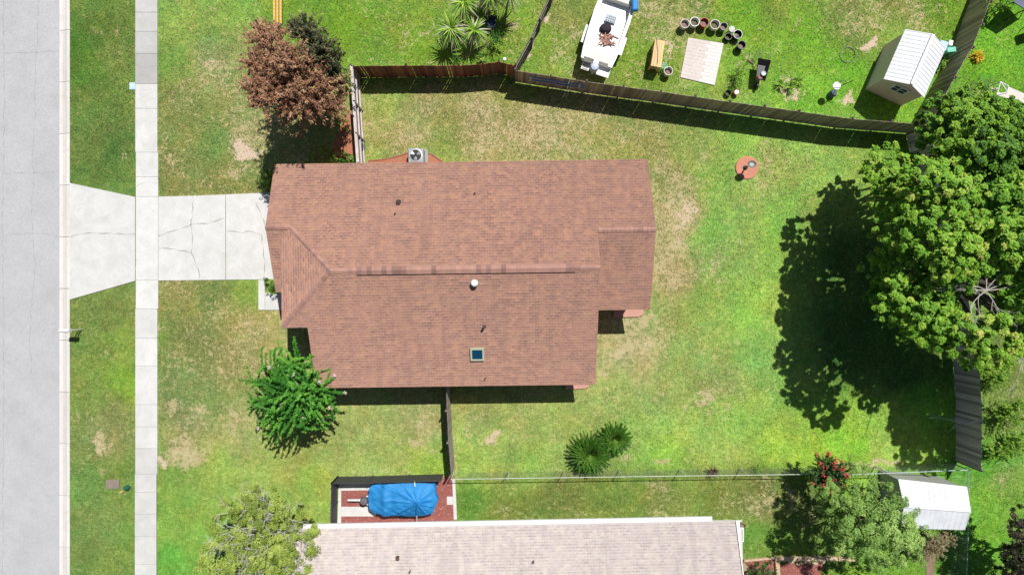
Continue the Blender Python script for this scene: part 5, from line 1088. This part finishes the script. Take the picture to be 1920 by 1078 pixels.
for a, b in zip(Q, Q[1:] + Q[:1]): a = a.lerp(cen, .08); b = b.lerp(cen, .08); mb.bar(a - Vector((0, 0, .11)), b - Vector((0, 0, .11)), .04, .13)
mb.build('apron', new_wood, t)
mb = MB(); mb.tube([W(1231, 70, .9), W(1234, 100, .9), W(1233, 120, .9)], .012, 5); mb.build('metal_rod', grey_metal, label='thin metal rod lying along the yellow table top', category='rod')
# paved square
mb = MB(); q4 = [Vector(p) for p in ((1290, 71.5, 0), (1356.5, 82.4, 0), (1339.5, 160.5, 0), (1275.5, 145.8, 0))]; rp = random.Random(6); nx, ny = 7, 12
def bil(a, b): p = q4[0].lerp(q4[1], a).lerp(q4[3].lerp(q4[2], a), b); return (p.x, p.y)
for j in range(ny):
    for i in range(nx):
        o = .5 if j % 2 else 0; a0 = max(0, (i - o) / (nx - .5) + .003); a1 = min(1, (i + 1 - o) / (nx - .5)) - .003
        if a1 - a0 < .02: continue
        tn_ = rp.uniform(.45, .55); wh = a0 > .52
        mb.prism(poly_px([bil(a0, j / ny + .003), bil(a1, j / ny + .003), bil(a1, (j + 1) / ny - .003), bil(a0, (j + 1) / ny - .003)]), -.03, .036 + rp.uniform(0, .002), 1 if wh else 0, tn_)
mb.prism(poly_px([bil(0, 0), bil(1, 0), bil(1, 1), bil(0, 1)]), -.04, .032, 2)
mb.build('paver_pad', [M('pink_paver', (0.67, 0.61, 0.58), (0.60, 0.54, 0.51), tone=.25, sc=3), M('white_paver', (0.76, 0.73, 0.71), (0.70, 0.66, 0.64), tone=.2, sc=3), M('sand_joint', (0.60, 0.53, 0.50), (0.52, 0.45, 0.42))], label='square pad of pinkish and white pavers in the neighbouring lawn', category='paving')
# wheelbarrow
c = W(1421, 138); t = thing('wheelbarrow', c, 'black wheelbarrow with a white bucket inside', 'wheelbarrow'); ang = -.18; Rz = Matrix.Rotation(ang, 3, 'Z')
def wq(x, y, z): v_ = Rz @ Vector((x * 1.15, y * 1.15, 0)); return c + Vector((v_.x, v_.y, z))
V = [wq(x, y, z) for (x, y, z) in ((-.33, .5, .68), (.33, .5, .68), (.24, -.55, .62), (-.24, -.55, .62), (-.2, .28, .38), (.2, .28, .38), (.15, -.35, .36), (-.15, -.35, .36))]
mb = MB(); mb.mesh(V, [(0, 1, 5, 4), (1, 2, 6, 5), (2, 3, 7, 6), (3, 0, 4, 7), (4, 5, 6, 7)]); o = mb.build('tray', black_pl, t); sm = o.modifiers.new('s', 'SOLIDIFY'); sm.thickness = .02
mb = MB(); mb.tube([wq(-.2, .2, .35), wq(-.26, .95, .6)], .02, 6); mb.tube([wq(.2, .2, .35), wq(.26, .95, .6)], .02, 6); mb.tube([wq(-.15, -.1, .34), wq(0, -.7, .2)], .02, 6); mb.tube([wq(.15, -.1, .34), wq(0, -.7, .2)], .02, 6); mb.build('handle_frame', grey_metal, t)
for sx in (-.2, .2): mb = MB(); mb.tube([wq(sx, .25, .36), wq(sx, .32, 0)], .018, 6); mb.build('leg', grey_metal, t)
mb = MB(); mb.tube([wq(-.05, -.72, .2), wq(.05, -.72, .2)], [.2, .2], 18); mb.build('wheel', black_pl, t)
mb = MB(); mb.lathe(wq(.08, -.2, .40), [(.11, 0), (.14, .30), (.145, .30), (.12, .26)], 18); mb.build('bucket', M('bucket_grey', (0.62, 0.66, 0.72), (0.55, 0.6, 0.66)), label='small pale bucket standing in the wheelbarrow', category='bucket')
mb = MB(); mb.lathe(wq(-.02, -.38, .38), [(.14, 0), (.15, .16), (.12, .2)], 16); mb.build('clay_pot', M('clay', (0.35, 0.18, 0.13), (0.28, 0.14, 0.10)), label='brown clay pot lying in the wheelbarrow', category='pot')
# rake
t = thing('garden_rake', W(1412, 105), 'wooden handled rake lying on the grass by the wheelbarrow', 'rake'); mb = MB(); mb.tube([W(1424, 92, .06), W(1408, 118, .05)], .018, 6); mb.build('handle', bark, t)
mb = MB(); mb.bar(W(1402, 112, .05), W(1413, 120, .05), .05, .03)
for i in range(6): a = W(1402, 112, .05).lerp(W(1413, 120, .05), i / 5); mb.tube([a, a + Vector((-.06, -.14, 0))], .007, 4)
mb.build('rake_head', M('rust', (0.30, 0.15, 0.10), (0.22, 0.11, 0.08)), t)
# shepherd hook with basket
b = W(1560, 172); t = thing('plant_hook', b, 'garden hook pole with hanging white basket on a sandy patch', 'plant stand'); mb = MB(); mb.tube([b, b + Vector((0, 0, 1.3)), b + Vector((-.05, .12, 1.5)), b + Vector((-.3, .1, 1.5)), b + Vector((-.38, 0, 1.3))], .018, 6); mb.tube([b + Vector((0, 0, 1.0)), b + Vector((.45, .15, 1.45))], .02, 6); mb.build('pole', dark_metal, t)
mb = MB(); mb.lathe(b + Vector((-.30, -.02, .85)), [(.08, 0), (.2, .12), (.22, .2), (.19, .2)], 18); mb.build('basket', white_metal, t, smooth=True)
mb = MB(); mb.lathe(W(1558, 178, 0), [(.2, 0), (.22, .25), (.15, .4), (.03, .42)], 16); mb.build('garden_urn', M('slate_blue', (0.12, 0.15, 0.19), (0.08, 0.10, 0.13)), label='small slate blue urn at the foot of the hook pole', category='urn', smooth=True)
mb = MB(); n = 36
for ring in (.44, .47): mb.tube([W(1590, 103, .03) + Vector((ring * math.cos(k * 2 * PI / n), ring * math.sin(k * 2 * PI / n), 0)) for k in range(n + 1)], .012, 5)
mb.build('wire_ring', M('pale_hose', (0.26, 0.38, 0.20), (0.18, 0.30, 0.12)), label='faint pale hose ring lying on the grass left of the shed', category='hose')
# clutter beside the garden shed
mb = MB(); mb.box(W(1749, 97), .42, .5, .8, -.3); mb.box(W(1749, 97) + Vector((0, 0, .8)), .46, .54, .06, -.3, 1); mb.build('storage_bin', [M('bright_blue_bin', (0.03, 0.20, 0.42), (0.02, 0.16, 0.34), rough=.4), M('pale_lid', (0.52, 0.68, 0.80), (0.44, 0.60, 0.72))], label='blue bin with pale lid between garden shed and fence', category='bin', bevel=.03)
mb = MB(); mb.box(W(1763, 105), .52, .30, .9, .1); mb.build('turquoise_bin', M('turquoise', (0.20, 0.62, 0.47), (0.16, 0.54, 0.40), rough=.4), label='turquoise bin between garden shed and fence', category='bin', bevel=.04)
mb = MB(); mb.box(W(1763, 92), .26, .34, .85, -.2); mb.build('plastic_jug', white_paint, label='white container standing behind the turquoise bin', category='container', bevel=.05)
mb = MB(); mb.lathe(W(1752, 114), [(.2, 0), (.22, .3), (.1, .35)], 12); mb.build('dark_tub', black_pl, label='black tub on the ground below the turquoise bin', category='tub')
# birdbath on its round terracotta pad
mb = MB(); mb.lathe(W(1400, 315, -.03), [(.67, 0), (.67, .08), (.62, .095)], 40); mb.build('round_pad', [terracotta], label='round terracotta paver pad under the birdbath', category='paving')
t = thing('bird_bath', W(1397, 315, .065), 'dark metal birdbath on a round terracotta pad', 'birdbath'); b = W(1397, 315, .06)
mb = MB(); mb.lathe(b, [(.16, 0), (.05, .06), (.035, .3), (.05, .5), (.03, .82), (.08, .90)], 16); mb.build('pedestal', dark_metal, t, smooth=True)
mb = MB(); mb.lathe(b + Vector((0, 0, .88)), [(.06, 0), (.2, .04), (.26, .10), (.265, .10), (.22, .06), (.05, .03)], 24, sx=1.0, sy=.8); mb.build('bowl', M('grey_bronze', (0.16, 0.16, 0.14), (0.25, 0.25, 0.22), rough=.3), t, smooth=True)
mb = MB(); mb.lathe(b + Vector((0, 0, .92)), [(.13, 0), (.12, .02), (.01, .022)], 16, sx=1, sy=.8); mb.build('water', M('pale_water', (0.55, 0.56, 0.55), (0.5, 0.5, 0.5), rough=.1), t)
# mailbox
b = W(151, 617); t = thing('mailbox', b, 'white mailbox on twin thin posts beside the kerb below the driveway', 'mailbox')
for dx in (-.07, .07): mb = MB(); mb.box(b + Vector((dx, 0, 0)), .045, .045, 1.02); mb.build('post', white_paint, t)
mb = MB(); c = b + Vector((-.03, 0, 1.02)); V = []; pr = [(-.10, 0), (.10, 0)] + [(.10 * math.cos(a), .13 + .09 * math.sin(a)) for a in np.linspace(0, PI, 9)]
for x in (-.28, .28): V += [c + Vector((x, y, z)) for y, z in pr]
n = len(pr); mb.mesh(V, [tuple(range(n)), tuple(range(2 * n - 1, n - 1, -1))] + [(i, n + i, n + (i + 1) % n, (i + 1) % n) for i in range(n)]); mb.build('box', white_metal, t, smooth=True)
mb = MB(); mb.box(c + Vector((.1, -.12, .12)), .03, .012, .16); mb.build('flag', redp, t)
# boxes in the verge
mb = MB(); mb.box(W(248.5, 162), .34, .42, .03); mb.box(W(248.5, 162, .03), .24, .30, .008, 0, 1); mb.build('meter_cover', [M('pale_blue_lid', (0.50, 0.66, 0.70), (0.42, 0.58, 0.62)), M('pale_blue_plate', (0.58, 0.72, 0.76), (0.5, 0.64, 0.68))], label='pale blue meter cover at the verge beside the upper sidewalk', category='cover')
mb = MB(); mb.box(W(211.5, 907), .78, .52, .03); mb.build('utility_lid', M('rusty_lid', (0.30, 0.24, 0.20), (0.22, 0.18, 0.15), sc=8), label='rectangular brown utility lid in the lower verge', category='lid')
mb = MB(); mb.lathe(W(239.5, 913), [(.15, 0), (.15, .18), (.1, .26), (.02, .28)], 16, sx=1.1, sy=.9); mb.build('irrigation_cap', M('dark_green_plastic', (0.03, 0.14, 0.10), (0.02, 0.10, 0.07), rough=.4), label='small dark green utility cap near the brown lid', category='cap', smooth=True)
mb = MB(); mb.box(W(227, 922), .22, .1, .02, .6); mb.build('fallen_leaf', M('ochre_leaf', (0.60, 0.42, 0.18), (0.5, 0.34, 0.14)), label='dry ochre leaf scrap below the dark green cap', category='leaf')
# yellow boards
for i, (x, lb) in enumerate(((514, 'long yellow board lying at the top edge, left of three'), (520, 'long yellow board lying at the top edge, middle of three'), (526, 'long yellow board lying at the top edge, right of three'))):
    mb = MB(); mb.bar(W(x, -60, .35), W(x + (.3 if i else .8), 50 - 3 * i, .35), .13, .06, 0, .5)
    for k in range(14): yy = -50 + k * 7; mb.bar(W(x - 1.8, yy, .385), W(x + 1.8, yy + 4, .385), .03, .012, 1)
    mb.build('yellow_board', [M('yellow_paint', (0.72, 0.47, 0.09), (0.64, 0.40, 0.07), tone=.2), M('cream_strip', (0.80, 0.70, 0.45), (0.72, 0.62, 0.38))], label=lb, category='board', group='yellow boards at the top edge')
mb = MB(); mb.bar(W(514, -40, .15), W(528, -40, .15), .1, .3); mb.bar(W(514, 30, .15), W(528, 30, .15), .1, .3); mb.build('support_block', bark, label='dark timber supports under the yellow boards', category='block')
# aluminium ladder hung on the long fence
f0 = Vector((*top(966, 131), 0)); f1 = Vector((*top(1100, 152), 0)); fd = (f1 - f0).normalized(); fo = Vector((fd.y, -fd.x, 0)) * .09; fl = (f1 - f0).length
a = f0 + fd * (fl * .20) + fo; b = f1 - fd * (fl * .0) + fo; t = thing('hung_ladder', (a + b) / 2, 'blue-grey aluminium ladder hung flat along the long fence', 'ladder'); lm = M('blue_grey_aluminium', (0.42, 0.48, 0.66), (0.34, 0.39, 0.55), rough=.4, metal=.0)
for z in (1.30, .92): mb = MB(); mb.bar(a + Vector((0, 0, z)), b + Vector((0, 0, z)), .10, .07); mb.build('side_rail', lm, t)
for i in range(12): p = a.lerp(b, (i + .5) / 12); mb = MB(); mb.tube([p + Vector((0, 0, .92)), p + Vector((0, 0, 1.3))], .02, 6); mb.build('rung', lm, t)
for i in (0.03, .9): p = a.lerp(b, i); mb = MB(); mb.bar(p + Vector((0, 0, .85)), p + Vector((0, 0, 1.5)), .13, .12); mb.build('bracket', galv, t)
# hose reel and black bin by the silvery fence
b = W(680, 278); t = thing('hose_reel', b, 'dark hose reel against the silvery fence near the roof', 'hose reel'); mb = MB(); mb.lathe(b, [(.22, 0), (.24, .04), (.15, .08), (.15, .4), (.24, .44), (.22, .48)], 18, sx=.7, sy=1.2); mb.build('drum', M('dark_blue_plastic', (0.03, 0.04, 0.05), (0.05, 0.06, 0.08)), t, smooth=True); mb = MB(); mb.tube([b + Vector((-.1, -.15, .48)), b + Vector((.1, .2, .52)), b + Vector((.02, .35, .5))], .02, 6); mb.build('handle', grey_metal, t)
# garden chair (dark blue) under the yuccas and white solar cap
b = W(922, 50); t = thing('camp_chair', b, 'dark blue folding chair among the yucca palms', 'chair'); nb_ = M('navy_fabric', (0.03, 0.05, 0.10), (0.02, 0.035, 0.07)); mb = MB(); mb.box(b + Vector((0, 0, .42)), .5, .5, .04, .5); mb.build('seat', nb_, t); mb = MB(); mb.bar(b + Vector((-.15, .25, .65)), b + Vector((.3, .2, .65)), .04, .45); mb.build('backrest', nb_, t)
for dx, dy in ((-.22, -.22), (.22, -.22), (-.22, .22), (.22, .22)): mb = MB(); mb.tube([b + Vector((dx, dy, 0)), b + Vector((dx * .9, dy * .9, .42))], .016, 6); mb.build('leg', grey_metal, t)
mb = MB(); mb.tube([W(946, 112), W(946, 112, .5)], .02, 6); mb.lathe(W(946, 112, .45), [(.06, 0), (.11, .06), (.09, .1), (.02, .12)], 14); mb.build('solar_lamp', white_paint, label='white capped garden light just behind the red-brown fence', category='garden light')
# canopy and frame at far right
t = thing('garden_canopy', W(1890, 175), 'pale pink canopy with a white triangular frame beside the dense tree', 'canopy'); cn = M('pale_canvas', (0.74, 0.64, 0.58), (0.66, 0.57, 0.52), rough=.7)
P = [W(1891, 162, 1.3), W(1935, 181, 1.3), W(1930, 196, 1.3), W(1902, 188, 1.25), W(1869, 180, 1.2), W(1869, 174, 1.2), W(1888, 176, 1.3)]; mb = MB(); mb.prism([(p.x, p.y) for p in P], 1.22, 1.26); mb.build('canvas', cn, t)
mb = MB(); q5 = [W(1876, 154, 1.3), W(1891, 162, 1.3), W(1889, 173, 1.3), W(1869, 178, 1.3)]
for a, b in zip(q5, q5[1:] + q5[:1]): mb.tube([a, b], .03, 6)
mb.tube([q5[0], q5[2]], .03, 6)
for p in (q5[0], q5[3], W(1925, 190, 1.3)): mb.tube([(p.x, p.y, 0), p], .03, 6)
mb.build('frame', white_paint, t)
mb = MB(); rr_ = random.Random(12)
for i in range(6): a = W(1783 + i * 5, 190 - i * 3, .35 + .1 * i); twigs(mb, a, (1, .6 + rr_.uniform(-.15, .15), .15), 1.3, .016, 2, rr_, .3)
mb.build('fallen_branch', bark, label='thin bare branch leaning on the grass above the dense tree', category='branch')
mb = MB()
for i in range(7): a = W(1840 + i * 4, 180 - i * 2, .12); mb.box(a, .5, .07, .03, .5 + .3 * math.sin(i * 2))
mb.build('wood_scrap', pale_bark, label='pale wood scraps on the grass left of the canopy', category='scraps')
mb = MB(); twigs(mb, W(1838, 788, 1.95), (-1, .05, .02), 1.5, .03, 2, random.Random(15), .4); mb.tube([W(1842, 787, 1.93), W(1820, 791, 1.93), W(1795, 792, 1.93)], [.03, .025, .01], 5); mb.build('broken_branch', pale_bark, label='pale broken branch resting on top of the side fence', category='branch')
# top right corner: dark trampoline-like frame and shrub
t = thing('dark_canopy', W(1915, 8), 'dark blue-grey canopy cut off by the upper right corner', 'canopy'); P = [W(1900, 4, 1.4), W(1922, 18, 1.4), W(1965, -10, 1.4), W(1940, -40, 1.4)]; mb = MB(); mb.prism([(p.x, p.y) for p in P], 1.36, 1.41); mb.build('canvas', M('slate_canvas', (0.16, 0.18, 0.26), (0.12, 0.14, 0.20)), t); mb = MB()
for p in P: mb.tube([(p.x, p.y, 0), p - Vector((0, 0, .04))], .03, 6)
mb.build('frame', dark_metal, t)
b = W(1925, 62); t = thing('black_grill', b, 'black object at the right picture edge above the canopy', 'grill'); mb = MB(); mb.box(b + Vector((-.1, 0, .5)), .7, .5, .3, .3); mb.build('firebox', black_pl, t, bevel=.05)
for dx in (-.35, .15):
    for dy in (-.2, .2): mb = MB(); mb.tube([b + Vector((dx, dy, 0)), b + Vector((dx, dy, .5))], .025, 6); mb.build('leg', dark_metal, t)
shrub('fence_vine', 'lime green vine growing over the back fence top', 1858, 12, [(1850, 6, 1.5, .35), (1857, 0, 1.2, .4)], yel, 67)
shrub('corner_bush', 'dark green bush at the top edge right of the back fence', 1872, 8, [(1872, 6, .9, .5), (1885, 2, .9, .5), (1865, 18, .6, .35)], hedge_l, 68)
# lower right beds
mb = MB(); mb.prism(poly_px([(1396, 1052), (1455, 1047), (1455, 1120), (1396, 1120)]), -.05, .03); mb.prism(poly_px([(1463, 1056), (1545, 1053), (1545, 1120), (1463, 1120)]), -.05, .035); mb.build('raised_bed', mulch_red, kind='structure')
for i, (p, q_, lb) in enumerate((((1395, 1050), (1452, 1045), 'thin timber edging above the dark bush by the pale roof'), ((1452, 1047), (1545, 1046), 'wide timber edging above the right red mulch bed'), ((1457, 1050), (1460, 1110), 'upright timber edging between the two red mulch beds'), ((1545, 1046), (1602, 1047), 'shaded timber edging under the grey-green tree'))):
    mb = MB(); mb.bar(W(*p, .10), W(*q_, .10), .10 if i == 0 else .24, .16, 0, .6); mb.build('timber_edging', timber, label=lb, category='edging', group='timber edgings of the mulch beds')
ST = ('leftmost of five, left of the bed middle', 'second from the left of five', 'middle one of five', 'fourth from the left of five', 'rightmost of five, nearest the grey-green tree')
for i in range(5):
    px = 1482 + i * 15; py = 1052 + (i % 2) * 3; b = W(px, py, .05); mb = MB(); mb.lathe(b, [(.09, 0), (.13, .05), (.12, .09), (.03, .1)], 9, sx=1.4, sy=.7); mb.build('edging_stone', M('tan_stone', (0.55, 0.42, 0.30), (0.4, 0.3, 0.22)), label='tan stone along the right red mulch bed, ' + ST[i], category='stone', group='tan stones along the mulch bed')
mb = MB(); mb.lathe(W(1388, 981, .0), [(.13, 0), (.16, .35), (.14, .4), (.10, .3)], 16); mb.build('clay_urn', M('brown_clay', (0.30, 0.21, 0.15), (0.22, 0.15, 0.11)), label='brown round pot at the upper corner of the pale roof', category='pot', smooth=True)
mb = MB(); mb.lathe(W(1390, 1056, .0), [(.2, 0), (.24, .35), (.26, .4), (.2, .34)], 18); mb.build('round_planter', timber, label='tan round planter at the end of the thin timber edging', category='planter', smooth=True)
mb = MB(); mb.prism(poly_px([(1735, 1030), (1752, 1002), (1757, 1010), (1748, 1100), (1737, 1100)]), -.05, .02); mb.build('dirt_strip', M('dry_dirt', (0.30, 0.20, 0.14), (0.22, 0.14, 0.10), sc=4), kind='structure')
